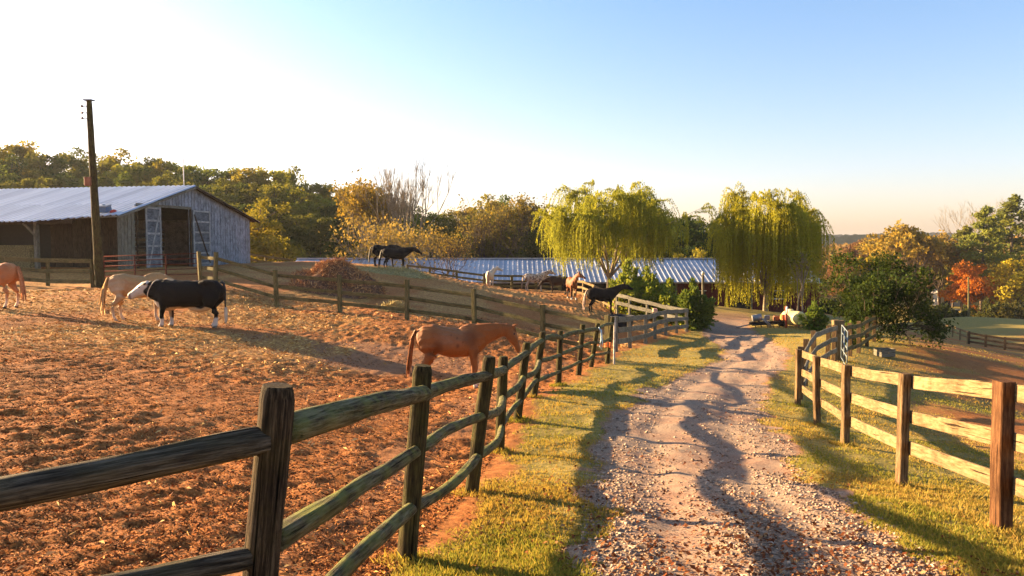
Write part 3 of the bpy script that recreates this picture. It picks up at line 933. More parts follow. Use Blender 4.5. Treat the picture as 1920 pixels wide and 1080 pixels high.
# ------------------------------------------------------------------ the long stable in the hollow
def build_stable():
    x0, x1, yf, yb = -20.5, 27.5, 67.0, 78.0
    zb = CAMZ - 5.9
    ze = P(1300, 529, 66.4).z
    zr = P(960, 485, 72.5).z
    root = empty('stable', (x0, yf, zb), 0, 'long low maroon stable with a pale ribbed metal roof', 'stable')
    I = Matrix.Identity(4)
    wl = link('front_wall', boxmesh('front_wall', x0, x1, yf + 0.05, yf + 0.12, zb - 1.2, ze - 0.05), M_BLACK, root, I)
    x = 9.0
    while x < x1 - 0.2:
        if not (12.2 < x < 14.6 or 19.4 < x < 21.4):
            plank('siding_board', Vector((x + 0.19, yf, zb - 0.6)), Vector((x + 0.19, yf, ze - 0.08)), 0.04, 0.36, W_MAROON, wl, roll=Vector((1, 0, 0)), n=2)
        x += 0.38
    for xx in (12.05, 14.75, 19.25, 21.55):
        plank('door_post', Vector((xx, yf - 0.05, zb - 0.6)), Vector((xx, yf - 0.05, ze - 0.1)), 0.08, 0.16, W_GREY, wl, roll=Vector((1, 0, 0)), n=2)
    for xw in (16.4, 23.4):
        wi = link('window', boxmesh('window', xw, xw + 1.0, yf - 0.06, yf - 0.035, zb + 1.1, zb + 1.8), M_BLACK, root, I)
        for dz in (1.06, 1.8):
            link('frame', boxmesh('frame', xw - 0.06, xw + 1.06, yf - 0.09, yf - 0.062, zb + dz, zb + dz + 0.07), plain('frame_white', (0.6, 0.58, 0.52), 0.6), wi, I)
    for xe, nm in ((x0, 'end_wall'), (x1 - 0.1, 'end_wall')):
        ym = (yf + yb) / 2
        V = [(xe, yf + 0.13, zb - 1.5), (xe, yb, zb - 1.5), (xe, yb, ze - 0.1), (xe, ym, zr - 0.12), (xe, yf + 0.13, ze - 0.1)]
        V += [(a + 0.1, b, c) for a, b, c in V]
        link(nm, mesh(nm, V, [(0, 1, 2, 3, 4), (9, 8, 7, 6, 5)] + [(i, 5 + i, 5 + (i + 1) % 5, (i + 1) % 5) for i in range(5)]), W_MAROON, root, I)
    link('rear_wall', boxmesh('rear_wall', x0 + 0.1, x1 - 0.1, yb - 0.1, yb - 0.002, zb - 1.5, ze - 0.1), W_MAROON, root, I)
    ym = (yf + yb) / 2
    ye = yf - 0.6
    sl = math.atan2(zr - ze, ym - ye)
    L = math.hypot(zr - ze, ym - ye)
    V = [(x0 - 0.3, ye + 0.05, ze - 0.04), (x1 + 0.3, ye + 0.05, ze - 0.04), (x1 + 0.3, ym, zr - 0.04), (x0 - 0.3, ym, zr - 0.04), (x1 + 0.3, 2 * ym - ye, ze - 0.04), (x0 - 0.3, 2 * ym - ye, ze - 0.04)]
    V += [(a, b, c - 0.06) for a, b, c in V]
    roof = link('roof', mesh('roof', V, [(0, 1, 2, 3), (3, 2, 4, 5), (6, 9, 8, 7), (9, 11, 10, 8), (0, 6, 7, 1), (5, 4, 10, 11), (0, 3, 9, 6), (3, 5, 11, 9), (1, 7, 8, 2), (2, 8, 10, 4)]), M_ROOF2, root, I)
    pm = panel_mesh('roof_panel', 0.92, 2, 0.03, 0.07)
    n = int((x1 - x0 + 0.6) / 0.92)
    for i in range(n):
        xx = x0 - 0.3 + 0.92 * i
        M = Matrix(((0, -1, 0, xx + 0.92), (math.cos(sl), 0, -math.sin(sl), ye), (math.sin(sl), 0, math.cos(sl), ze + 0.006 * (i % 2)), (0, 0, 0, 1)))
        for k_, (s0, s1) in enumerate(((0.0, 0.52), (0.49, 1.0))):
            link('roof_panel', pm, M_ROOF2, roof, M @ Matrix.Translation((L * s0, 0, 0.016 * k_)) @ Matrix.Diagonal((L * (s1 - s0), 1, 1, 1)))
    link('ridge_cap', boxmesh('ridge_cap', x0 - 0.3, x1 + 0.3, ym - 0.3, ym + 0.3, zr - 0.01, zr + 0.07), M_ROOF2, root, I)
    # porch lamp post in front
    p = stand(1318, 585, 61)
    lp = empty('lamp_post', p, 0, 'slim wooden post with a small lamp in front of the maroon stable', 'post')
    plank('post', p + Vector((0, 0, -0.3)), P(1318, 516, 61), 0.16, 0.16, W_GREY, lp, roll=Vector((1, 0, 0)))
    t = P(1318, 516, 61)
    link('lamp', rings_mesh('lamp', [[(math.cos(a) * r, math.sin(a) * r, z) for a in np.linspace(0, 2 * math.pi, 11)[:-1]] for r, z in ((0.05, 0), (0.14, 0.08), (0.16, 0.2), (0.07, 0.3))]), plain('lamp_glass', (0.7, 0.68, 0.6), 0.3), lp, Matrix.Translation(t))


build_stable()


# ------------------------------------------------------------------ fences and gates
def board_fence(label, posts, hts, ph, mats, off=0.07, size=(0.14, 0.12), bsize=(0.035, 0.15), lean=0.03, skip=(), name='board_fence', side=1):
    """posts: ground points in order. boards run from post to post, nailed on one side"""
    root = empty(name, posts[0], 0, label, 'fence')
    tops = []
    for i, p in enumerate(posts):
        l = Vector(((random.random() - .5) * lean * 2, (random.random() - .5) * lean * 2, 0))
        d = (posts[min(i + 1, len(posts) - 1)] - posts[max(i - 1, 0)]); d.z = 0; d.normalize()
        h = ph * (0.97 + 0.06 * random.random())
        plank('post', p - Vector((0, 0, 0.3)), p + l + Vector((0, 0, h)), size[0], size[1], mats[1], root, roll=d, warp=0.004)
        tops.append((p, l, h))
    for i in range(len(posts) - 1):
        if i in skip: continue
        (p, l, h), (q, m, k) = tops[i], tops[i + 1]
        d = (q - p); d.z = 0; d.normalize()
        nrm = Vector((d.y, -d.x, 0)) * (off + bsize[0] / 2 + 0.004) * side
        for j, z in enumerate(hts):
            dz0, dz1 = (random.random() - .5) * 0.05, (random.random() - .5) * 0.05
            a = p + l * (z / ph) + Vector((0, 0, z + dz0)) + nrm + d * 0.006
            b = q + m * (z / ph) + Vector((0, 0, z + dz1)) + nrm - d * 0.006
            plank('rail', a, b, bsize[0], bsize[1], mats[0], root, warp=0.007)
    return root


def build_round_fence():
    T = [  # top pixel, base pixel, distance
        ((519, 722), (457, 1427), 2.65), ((793, 685), (762, 1045), 5.05), ((918, 668), (884, 925), 7.1), ((944, 668), (937, 848), 9.9),
        ((988, 642), (970, 790), 12.0), ((1018, 622), (1000, 745), 14.6), ((1051, 620), (1047, 723), 17.2), ((1093, 608), (1085, 702), 19.3),
        ((1121, 606), (1108, 688), 21.5), ((1149, 594), (1138, 684), 23.5)]
    root = empty('round_rail_fence', stand(762, 1045, 5.05), 0, 'rustic fence of dark round posts and mossy round rails beside the drive', 'fence')
    ps = []
    for i, (tp, bp, d) in enumerate(T):
        t, b = P(*tp, d), P(*bp, d)
        b.z = min(b.z, gz(b.x, b.y))
        r = 0.067 if i else 0.064
        log('post', b - (t - b).normalized() * 0.3, t, r * 1.04, r * 0.97, W_OLD if i == 0 else W_ROUND, root, sides=28 if i < 3 else 12, nring=26 if i < 3 else 8, bend=0.004, rough=0.13 if i == 0 else 0.07, roll=Vector((1, 0, 0)), dome=0.82)
        ps.append((b, t))
    # off-frame post the first rails come from
    b0 = Vector((-2.95, 1.25, gz(-2.95, 1.25)))
    ps.insert(0, (b0, b0 + Vector((0.03, 0, 1.3))))
    log('post', b0 - Vector((0, 0, 0.3)), ps[0][1], 0.068, 0.064, W_OLD, root, roll=Vector((1, 0, 0)), dome=0.8)
    H = (1.13, 0.73, 0.35)
    for i in range(len(ps) - 1):
        (b, t), (c, u) = ps[i], ps[i + 1]
        for j, z in enumerate(H):
            f = z / 1.3
            p = b.lerp(t, min(0.93, f + (random.random() - .5) * 0.03)); q = c.lerp(u, min(0.93, f + (random.random() - .5) * 0.02))
            if i == 0 and j == 0: p.z = P(0, 905, 2.2).z - 0.06; q = P(515, 818, 2.65)
            if i == 1 and j == 0: p = P(520, 808, 2.66); q = P(795, 737, 5.05)
            if i == 1 and j == 1: p = P(498, 1022, 2.64)
            d = (q - p).normalized()
            nr = 0.052 if j == 0 else 0.044
            side = Vector((d.y, -d.x, 0)).normalized() * 0.012
            far = i > 5
            log('rail', p + d * 0.03 + side, q - d * 0.018 + side, nr * (0.9 + .2 * random.random()), nr * (0.9 + .2 * random.random()), W_GREYLOG if i == 0 else W_RAIL, root, sides=10 if far else 26, nring=6 if far else 26, bend=0.012 + 0.012 * (i > 1), rough=0.14, dome=0.55)


build_round_fence()
Z = Vector((0, 0, 1))
right_posts = [Vector((3.75, 4.1, 0))] + [P(px, py, d) for px, py, d in ((1878, 997, 6.45), (1690, 905, 8.9), (1584, 840, 11.6), (1533, 795, 14.2), (1496, 763, 16.8))]
right_posts[0].z = gz(3.75, 4.1)


def build_right_fence():
    root = empty('board_fence', right_posts[1], 0, 'sunlit three board fence with pale planks along the right edge of the drive', 'fence')
    tp = [None, (1882, 714), (1697, 700), (1587, 684), (1530, 668), (1497, 655)]
    seg = []
    for i, p in enumerate(right_posts):
        d = Vector((0.2, 1, 0)).normalized()
        t = P(*tp[i], p.y) if tp[i] else p + Z * 1.32
        w = 0.135 if i == 1 else 0.11
        plank('post', p - Z * 0.3, t, w, w * 0.95, W_RED if i == 1 else W_POST, root, roll=Vector((1, 0.05, 0)), warp=0.003, n=8, ch=0.008)
        seg.append((p, t))
    root.children[1]['label'] = 'red brown square post nearest the camera'
    for i in range(len(seg) - 1):
        (p, t), (q, u) = seg[i], seg[i + 1]
        d = (q - p); d.z = 0; d.normalize()
        n = Vector((d.y, -d.x, 0)) * 0.086
        for z in (1.22, 0.80, 0.42):
            a, b = p.lerp(t, z / 1.32), q.lerp(u, z / 1.32)
            plank('rail', a + n + d * 0.004, b + n - d * 0.004, 0.038, 0.155, W_BOARD, root, warp=0.005, n=12)


build_right_fence()


def run(spec):
    return [stand(px, 600, d) for px, d in spec]


board_fence('weathered wobbly rail fence behind the corner of the pale board fence', run(((1503, 18.0), (1512, 19.8), (1530, 22.2), (1553, 24.4), (1565, 25.2))), (1.12, 0.74, 0.36), 1.25, (W_GREY, W_POST), lean=0.06)
board_fence('short board fence running from the tall gate post to the dark bush', run(((1580, 26.2), (1596, 27.6), (1612, 29.2), (1627, 31.0), (1640, 33.0))), (1.12, 0.74, 0.36), 1.25, (W_OLIVE, W_POST), lean=0.05)
gp = stand(1571, 676, 25.5)
g_ = empty('gate_post', gp, 0, 'tall pale square timber gate post beside the metal gate', 'post')
plank('post', gp - Z * 0.3, P(1567, 600, 25.5), 0.2, 0.2, W_BOARD, g_, roll=Vector((1, 0, 0)))
plank('post', gp + Vector((0.22, 0.12, -0.3)), P(1576, 601, 25.6) + Vector((0, 0, 0)), 0.18, 0.18, W_BOARD, g_, roll=Vector((1, 0, 0)))


def tube_gate(name, label, a, b, h, z0, mat, bars=6, ups=4, r=0.022):
    root = empty(name, a, 0, label, 'gate')
    d = b - a
    for i in range(bars):
        z = z0 + (h - z0) * (i / (bars - 1)) ** 0.9
        tube('bar', [a + Z * z, b + Z * z], r, mat, root)
    for i in range(ups):
        p = a + d * (i / (ups - 1))
        tube('upright', [p + Z * (z0 - 0.01), p + Z * (h + 0.01)], r * (1.25 if i in (0, ups - 1) else 1.5), mat, root)
    return root


ga, gb = stand(196, 530, 35.8), stand(371, 530, 35.2)
tube_gate('farm_gate', 'rust red tubular farm gate in front of the barn doors', ga, gb, P(280, 478, 35.5).z - (ga.z + gb.z) / 2, 0.12, plain('red_gate_paint', (0.085, 0.018, 0.013), 0.9, spec=0.03))
tube_gate('metal_gate', 'grey galvanised gate standing open beside the tall pale gate post', stand(1577, 676, 25.3), stand(1588, 676, 22.6), 1.25, 0.15, plain('galvanised_tube', (0.2, 0.24, 0.25), 0.7, spec=0.1), bars=5, ups=3, r=0.014)

board_fence('mossy three board yard fence under the open shed of the barn', run(((-60, 36.4), (15, 36.2), (92, 36.0), (176, 35.2))), (1.22, 0.72, 0.24), 1.33, (W_OLIVE, W_OLIVE), bsize=(0.04, 0.19))
cross = run(((378, 32.8), (405, 31.8), (520, 30.2), (638, 29.2), (763, 28.2), (890, 26.9), (1018, 25.4), (1140, 23.9)))
board_fence('long board fence crossing behind the chestnut horse and the cow', cross, (1.26, 0.80, 0.36), 1.5, (W_OLIVE, W_OLIVE), size=(0.14, 0.14), bsize=(0.035, 0.14), lean=0.05, side=-1)
board_fence('grey board fence on the green bank left of the drive', run(((1155, 27.3), (1182, 30.0), (1211, 33.2), (1229, 35.6), (1249, 38.0), (1269, 40.2), (1288, 42.3))), (1.2, 0.78, 0.36), 1.3, (W_GREY, W_GREY), bsize=(0.04, 0.2), lean=0.05)
board_fence('grey two rail fence below the hedge of laurel shrubs', run(((1157, 46.4), (1180, 45.6), (1213, 44.6), (1250, 43.6), (1287, 42.5))), (1.2, 0.72), 1.3, (W_GREY, W_GREY), bsize=(0.04, 0.22))
board_fence('pale sunlit rail fence behind the black horse near the willow trunk', run(((1076, 53.5), (1094, 52.5), (1112, 51), (1134, 48.8), (1154, 46.8))), (1.1, 0.7, 0.3), 1.2, (W_BOARD, W_BOARD))
board_fence('dark olive rail fence between the horses and the stable roof', run(((765, 61.5), (806, 62), (857, 62), (908, 62.3), (960, 62.6), (1005, 63), (1050, 62))), (1.15, 0.72, 0.3), 1.28, (W_OLIVE, W_OLIVE), size=(0.2, 0.2), bsize=(0.04, 0.17))
board_fence('dark rail fence at the far corner of the barn', run(((466, 56.5), (500, 58), (550, 59.5))), (1.1, 0.7, 0.3), 1.2, (W_OLIVE, W_OLIVE), bsize=(0.05, 0.17))
board_fence('pale rail fence running away down the valley field', run(((1815, 75.5), (1801, 81), (1787, 88), (1771, 95), (1753, 103), (1735, 111))), (1.15, 0.65), 1.25, (W_BOARD, W_BOARD), bsize=(0.06, 0.22))
board_fence('dark rail fence at the lower edge of the brown field', run(((1818, 75.5), (1850, 74.5), (1886, 73.5), (1925, 72.5))), (1.15, 0.72, 0.3), 1.3, (W_DARK, W_DARK), size=(0.2, 0.2), bsize=(0.05, 0.2))
board_fence('farthest dark rail fence across the valley pasture', run(((1770, 128), (1796, 127), (1824, 126), (1852, 125), (1880, 124), (1908, 123), (1940, 122))), (1.25, 0.75, 0.3), 1.4, (W_DARK, W_DARK), size=(0.25, 0.25), bsize=(0.06, 0.2))


# ------------------------------------------------------------------ utility pole
def build_pole():
    b, t = stand(188, 540, 35), P(167, 189, 35)
    root = empty('utility_pole', b, 0, 'tall leaning wooden utility pole beside the red gate', 'pole')
    log('pole', b - Z * 0.4, t, 0.215, 0.125, W_ROUND, root, sides=14, nring=20, bend=0.004, rough=0.05, roll=Vector((1, 0, 0)), dome=0.9)
    m = plain('pole_metal', (0.12, 0.11, 0.10), 0.5, 0.4)
    link('cap', boxmesh('cap', -0.2, 0.2, -0.16, 0.16, 0, 0.05), m, root, Matrix.Translation(t))
    for dz in (0.25, 0.55, 0.8):
        q = t - Z * dz
        s_ = tube('bracket', [q, q + Vector((-0.34, 0, 0))], 0.02, m, root)
        link('insulator', rings_mesh('insulator', [[(math.cos(a) * r, math.sin(a) * r, z) for a in np.linspace(0, 2 * math.pi, 11)[:-1]] for r, z in ((0.03, -0.05), (0.06, -0.03), (0.04, 0.01), (0.055, 0.03), (0.02, 0.07))]), plain('insulator_brown', (0.16, 0.10, 0.07), 0.3), s_, Matrix.Translation(q + Vector((-0.34, 0, 0))))
    q = P(165, 340, 34.8)
    link('meter_box', boxmesh('meter_box', -0.14, 0.14, -0.1, 0.1, -0.2, 0.2, 0.02), plain('rusty_box', (0.26, 0.11, 0.06), 0.7), root, Matrix.Translation(q))


build_pole()
p = stand(1817, 596, 130)
up = empty('utility_pole', p, 0, 'slender pale pole standing in the valley pasture', 'pole')
log('pole', p - Z, P(1816, 519, 130), 0.2, 0.13, W_OLIVE, up, bend=0.003)
link('collar', boxmesh('collar', -0.32, 0.32, -0.32, 0.32, -0.1, 1.6, 0.05), W_DARK, up, Matrix.Translation(p))
# ------------------------------------------------------------------ foliage
def leaf_material(name, trans=0.4, dark=0.55, warm=(1.25, 1.05, 0.6)):
    t = NT(name)
    oc = t.info('Color')
    k = t.attr('tint')
    lo = t.mix(1.0, oc, (dark, dark * 1.02, dark), 'MULTIPLY')
    hi = t.mix(1.0, oc, warm, 'MULTIPLY')
    c = t.mix(t.val(k, 0.0, 0.5), lo, oc)
    c = t.mix(t.val(k, 0.5, 1.0), c, hi)
    t.leafy(c, trans)
    return t.m


LEAF = leaf_material('foliage')
LEAF_W = leaf_material('willow_foliage', 0.5, 0.5, (1.2, 1.1, 0.6))
BARK = wood('bark', (0.045, 0.032, 0.022), (0.11, 0.08, 0.055), (0.20, 0.155, 0.11), bumps=1.0)
BARK_PALE = wood('pale_bark', (0.14, 0.10, 0.06), (0.28, 0.22, 0.14), (0.42, 0.35, 0.25), bumps=0.8)


def rot_basis(n, up_bias=0.0):
    a = RNG.normal(size=(n, 3)); a /= np.linalg.norm(a, axis=1, keepdims=True)
    b = RNG.normal(size=(n, 3)); b[:, 2] += up_bias
    b -= a * (a * b).sum(1, keepdims=True); b /= np.linalg.norm(b, axis=1, keepdims=True)
    return a, b


def leaves(c, size, aspect=0.55, tint=None):
    n = len(c)
    a, b = rot_basis(n)
    s = (size * (0.6 + 0.8 * RNG.random(n)))[:, None] if np.isscalar(size) else size[:, None]
    V = np.stack([c - a * s, c + b * s * aspect, c + a * s, c - b * s * aspect], 1)
    return V, (RNG.random(n) if tint is None else tint)


def branch_skin(segs, sides=5):
    """segs: list of (p, q, r0, r1) -> one mesh of tapered limbs"""
    V, Fc = [], []
    for p, q, r0, r1 in segs:
        p, q = Vector(p), Vector(q)
        d = (q - p)
        if d.length < 1e-5: continue
        d.normalize()
        a = d.cross(Vector((0.2, 0.31, 0.93)))
        if a.length < 1e-3: a = d.cross(Vector((1, 0, 0)))
        a.normalize(); b = d.cross(a)
        o = len(V)
        for c, r in ((p, r0), (q, r1)):
            for j in range(sides):
                t = 2 * math.pi * j / sides
                V.append(c + a * (math.cos(t) * r) + b * (math.sin(t) * r))
        for j in range(sides):
            j2 = (j + 1) % sides
            Fc.append((o + j, o + j2, o + sides + j2, o + sides + j))
    me = bpy.data.meshes.new('trunk')
    me.from_pydata([tuple(v) for v in V], [], Fc)
    me.polygons.foreach_set('use_smooth', [True] * len(Fc))
    me.update()
    return me


def make_decid(H, R, hb, nclump, nleaf, size, shape=0.8, thin=0.0, seed=0):
    """trunk and crown meshes of a broadleaf tree: clumps round the limb ends, uneven outline"""
    rng = np.random.default_rng(seed)
    cz, rz = (H + hb) / 2, (H - hb) / 2
    cs = []
    while len(cs) < nclump:
        v = rng.normal(size=3); v /= np.linalg.norm(v)
        r = rng.random() ** 0.45
        lump = 0.72 + 0.5 * (mnoise.noise(Vector(v * 1.7) + Vector((seed * 3.1, 0, 0))) + 0.3)
        p = np.array([v[0] * R * lump * r, v[1] * R * lump * r, cz + v[2] * rz * min(1.0, lump * 1.05) * r])
        t = (p[2] - hb) / (H - hb)
        p[:2] *= (1.15 - shape * max(0, t - 0.35))
        cs.append(p)
    cs = np.array(cs)
    cr = R * (0.17 + 0.16 * rng.random(nclump))
    k = rng.integers(0, nclump, nleaf)
    d = rng.normal(size=(nleaf, 3)); d /= np.linalg.norm(d, axis=1, keepdims=True)
    c = cs[k] + d * (cr[k] * rng.random(nleaf) ** 0.4)[:, None] * np.array([1, 1, 0.75])
    ct = rng.random(nclump)
    V, _ = leaves(c, size)
    tint = np.clip(0.5 * ct[k] + 0.6 * rng.random(nleaf) - 0.05, 0, 1)
    crown = soup('crown', V, tint)
    segs = []
    top = np.array([rng.normal() * 0.2, rng.normal() * 0.2, H * 0.86])
    pts = [np.array([0, 0, -0.6])] + [np.array([rng.normal() * 0.02 * H * t, rng.normal() * 0.02 * H * t, H * 0.86 * t]) for t in (0.15, 0.3, 0.5, 0.75)] + [top]
    rr = [H * 0.02, H * 0.016, H * 0.014, H * 0.011, H * 0.006, H * 0.002]
    for i in range(5): segs.append((pts[i], pts[i + 1], rr[i], rr[i + 1]))
    for q in cs[: min(nclump, 40)]:
        zs = max(hb * 0.75, min(H * 0.7, q[2] - 0.35 * np.hypot(q[0], q[1]) - 0.5))
        t = zs / (H * 0.86)
        p = np.array([0, 0, zs])
        m = (p + q) / 2 + np.array([0, 0, 0.06 * H * rng.random()])
        segs.append((p, m, H * 0.006, H * 0.004)); segs.append((m, q, H * 0.004, H * 0.001))
    return branch_skin(segs), crown


def make_pine(H, R, hb, seed=0, nleaf=5000, size=0.28):
    rng = np.random.default_rng(seed)
    segs = [((0, 0, -0.6), (0, 0, H * 0.5), H * 0.016, H * 0.011), ((0, 0, H * 0.5), (0.1, 0, H), H * 0.011, H * 0.002)]
    C, T = [], []
    nb = 34
    for i in range(nb):
        t = (i + rng.random()) / nb
        z = hb + (H - hb) * t
        a = rng.random() * 6.28
        L = R * (1 - t) ** 0.6 * (0.45 + 0.65 * rng.random()) + 0.3
        e = np.array([math.cos(a) * L, math.sin(a) * L, z + L * (0.1 + 0.3 * rng.random())])
        segs.append(((0, 0, z), e, H * 0.004, H * 0.001))
        n = nleaf // nb
        s = 0.35 + 0.65 * rng.random(n) ** 0.6
        c = np.array([0, 0, z])[None] * (1 - s[:, None]) + e[None] * s[:, None] + rng.normal(size=(n, 3)) * np.array([0.16 * L + 0.25, 0.16 * L + 0.25, 0.28])
        C.append(c); T.append(np.clip(rng.random() * 0.5 + 0.5 * rng.random(n), 0, 1))
    V, _ = leaves(np.concatenate(C), size, 0.4)
    return branch_skin(segs), soup('crown', V, np.concatenate(T))


def grow(rng, p, d, L, r, depth, segs, tips, spread=0.55, up=0.25, n=(2, 4), shrink=0.72):
    """recursive bare branching"""
    q = p
    k = 2
    for i in range(k):
        d2 = d + rng.normal(size=3) * 0.10; d2[2] += up * 0.12; d2 /= np.linalg.norm(d2)
        e = q + d2 * (L / k)
        segs.append((q, e, r * (1 - 0.2 * i), r * (1 - 0.2 * (i + 1))))
        q, d = e, d2
    if depth == 0:
        tips.append(q); return
    for _ in range(rng.integers(n[0], n[1] + 1)):
        d2 = d + rng.normal(size=3) * spread; d2[2] += up; d2 /= np.linalg.norm(d2)
        grow(rng, q, d2, L * shrink * (0.8 + 0.4 * rng.random()), r * 0.6, depth - 1, segs, tips, spread, up, n, shrink)


def make_bare(H, seed, stems=4, lean=0.25, depth=5, spread=0.42, up=0.3, leaf=0, size=0.16, r0=None):
    rng = np.random.default_rng(seed)
    segs, tips = [], []
    for i in range(stems):
        a = rng.random() * 6.28
        d = np.array([math.cos(a) * lean, math.sin(a) * lean, 1.0]); d /= np.linalg.norm(d)
        grow(rng, np.array([0.15 * math.cos(a), 0.15 * math.sin(a), -0.3]), d, H * 0.27, r0 or H * 0.012, depth, segs, tips, spread, up)
    top = max(t[2] for t in tips)
    f = H / top
    segs = [(np.array(p) * f, np.array(q) * f, a, b) for p, q, a, b in segs]
    tips = np.array(tips) * f
    cr = None
    if leaf:
        k = rng.integers(0, len(tips), leaf)
        c = tips[k] + rng.normal(size=(leaf, 3)) * 0.35
        V, t = leaves(c, size)
        cr = soup('crown', V, t)
    return branch_skin(segs, 4), cr


def tree(name, label, pos, trunk, crown, color, scale=1.0, rz=0.0, group=None, bark=None, cat='tree', leafmat=None, sz=None):
    root = empty(name, pos, rz, label, cat, group)
    M = LEAN[root.name] @ Matrix.Diagonal((scale, scale, sz or scale, 1))
    if trunk:
        o = link('trunk', trunk, bark or BARK, root, M)
    if crown:
        o = link('crown', crown, leafmat or LEAF, root, M)
        o.color = (*color, 1)
    return root


def top_at(px, py, y):
    """ground point in that column and the height a thing there needs to reach the pixel"""
    b = stand(px, py, y)
    return b, P(px, py, y).z - b.z


# ------------------------------------------------------------------ the two willows
def make_willow(H, R, seed, nstr=900, skirt=0.12, long=0.5):
    rng = np.random.default_rng(seed)
    segs, C, A, T = [], [], [], []
    # trunk forks low into rising limbs
    heads = []
    nl = 9
    base = np.array([0, 0, -0.4]); fork = np.array([0, 0, H * 0.13])
    segs.append((base, fork, H * 0.024, H * 0.019))
    for i in range(nl):
        a = i * 2.4 + rng.random() * 0.8
        rad = R * (0.35 + 0.55 * rng.random())
        e = np.array([math.cos(a) * rad, math.sin(a) * rad, H * (0.60 + 0.36 * rng.random() - 0.20 * (rad / R - 0.35))])
        m = fork + (e - fork) * 0.5 + np.array([-math.cos(a) * rad * 0.1, -math.sin(a) * rad * 0.1, 0.05 * H])
        q = fork + (m - fork) * 0.5 + rng.normal(size=3) * 0.1
        for p_, q_, r0, r1 in ((fork, q, .012, .010), (q, m, .010, .007), (m, e, .007, .003)):
            segs.append((p_, q_, H * r0, H * r1))
        heads.append((m, e))
        for _ in range(7):
            s = 0.15 + 0.85 * rng.random()
            p_ = m + (e - m) * s
            d = np.array([rng.normal(), rng.normal(), 0.6 + 1.1 * rng.random()]) * R * 0.21
            segs.append((p_, p_ + d, H * 0.003, H * 0.0012))
            heads.append((p_, p_ + d))
    per = 5
    for i in range(nstr // per):                       # tresses of strands with gaps between them
        m, e = heads[rng.integers(0, len(heads))]
        p0 = m + (e - m) * rng.random() ** 0.6
        a0 = math.atan2(p0[1], p0[0]) + rng.normal() * 0.8
        out0 = (0.2 + 0.9 * rng.random()) * R * 0.30
        rise0 = (0.1 + 0.5 * rng.random()) * 0.09 * H
        low = H * (skirt + 0.38 * rng.random() ** 1.6)
        L0 = max(0.8, (p0[2] - low) * (long + 0.5 * rng.random()))
        tt = rng.random() * 0.65
        segs.append((p0, p0 + np.array([math.cos(a0) * out0 * 0.6, math.sin(a0) * out0 * 0.6, rise0 * 0.7]), 0.012, 0.006))
        for j in range(per):
            p = p0 + rng.normal(size=3) * 0.05
            a, out, rise, L = a0 + rng.normal() * 0.16, out0 * (1 + rng.normal() * 0.12), rise0 * (0.8 + 0.4 * rng.random()), L0 * (0.6 + 0.45 * rng.random())
            n = int(12 + L * 13)
            s = np.linspace(0, 1, n) + rng.random(n) / n
            arc = np.minimum(s * L / (out * 1.4 + 0.3), 1.0)
            x = np.sin(arc * math.pi / 2) * out
            z = rise * np.sin(arc * math.pi * 0.9) - np.maximum(0, s * L - out * 0.7)
            sway = rng.normal(size=2) * 0.05
            c = np.stack([p[0] + math.cos(a) * x + sway[0] * s * L * 0.5, p[1] + math.sin(a) * x + sway[1] * s * L * 0.5, p[2] + z], -1) + rng.normal(size=(n, 3)) * np.array([0.02, 0.02, 0.03])
            c = c[c[:, 2] > H * skirt * (0.6 + 0.8 * rng.random())]
            C.append(c)
            T.append(np.clip(np.full(len(c), tt) + 0.35 * rng.random(len(c)), 0, 1))
    C = np.concatenate(C); T = np.concatenate(T)
    n = len(C)
    ang = RNG.random(n) * 6.28
    hang = np.stack([np.cos(ang) * 0.22, np.sin(ang) * 0.22, -np.ones(n)], -1) * (0.11 + 0.07 * RNG.random(n))[:, None]
    side = np.stack([-np.sin(ang), np.cos(ang), 0.2 * np.ones(n)], -1) * (0.020 + 0.014 * RNG.random(n))[:, None]
    V = np.stack([C, C + hang * 0.5 + side, C + hang, C + hang * 0.5 - side], 1)
    return branch_skin(segs), soup('crown', V, T)


b, H = top_at(1143, 330, 58)
tr, cr = make_willow(H, 5.9, 5, 3200, 0.20, 0.85)
tree('willow_tree', 'weeping willow with bare lower limbs right behind the black horse', b, tr, cr, (0.30, 0.315, 0.045), bark=BARK_PALE, leafmat=LEAF_W)
b, H = top_at(1440, 345, 57)
tr, cr = make_willow(H, 4.9, 13, 3400, 0.04, 0.7)
tree('willow_tree', 'full weeping willow hanging to the ground beside the yellow tank', b, tr, cr, (0.35, 0.34, 0.04), bark=BARK_PALE, leafmat=LEAF_W)
b, H = top_at(1500, 470, 52)
tr, cr = make_bare(H, 41, 2, 0.06, 3, 0.25, 0.5, 260, 0.12, 0.075)
tree('slim_tree', 'slim pale trunked sapling at the edge of the full willow', b, tr, cr, (0.2, 0.2, 0.03), bark=BARK_PALE)

# ------------------------------------------------------------------ woodland behind the barn and the stable
PROTO = [make_decid(16, 4.7, 1.6, 90, 12000, 0.22, 0.6, seed=s) for s in (1, 2, 3, 4)] + [make_decid(16, 4.0, 1.4, 80, 11000, 0.22, 0.45, seed=s) for s in (5, 6)]
GOLD, OLIVE, GREEN, RUST, YEL = (0.28, 0.245, 0.04), (0.185, 0.195, 0.04), (0.12, 0.16, 0.036), (0.23, 0.19, 0.045), (0.28, 0.29, 0.042)
SKY = [(-160, 245), (0, 258), (30, 250), (70, 268), (130, 280), (165, 292), (200, 284), (260, 292), (310, 285), (370, 298), (420, 300), (480, 296), (520, 300), (560, 318), (600, 322), (640, 345),
       (690, 330), (720, 352), (800, 392), (850, 388), (900, 372), (960, 368), (1010, 380), (1060, 402), (1250, 396), (1285, 398), (1330, 404), (1400, 425), (1560, 450)]
LAB = {GOLD: 'golden', OLIVE: 'olive green', GREEN: 'dark green', RUST: 'rusty brown', YEL: 'yellow green'}
ROWS = ('on the skyline', 'below the skyline', 'low in the wood')
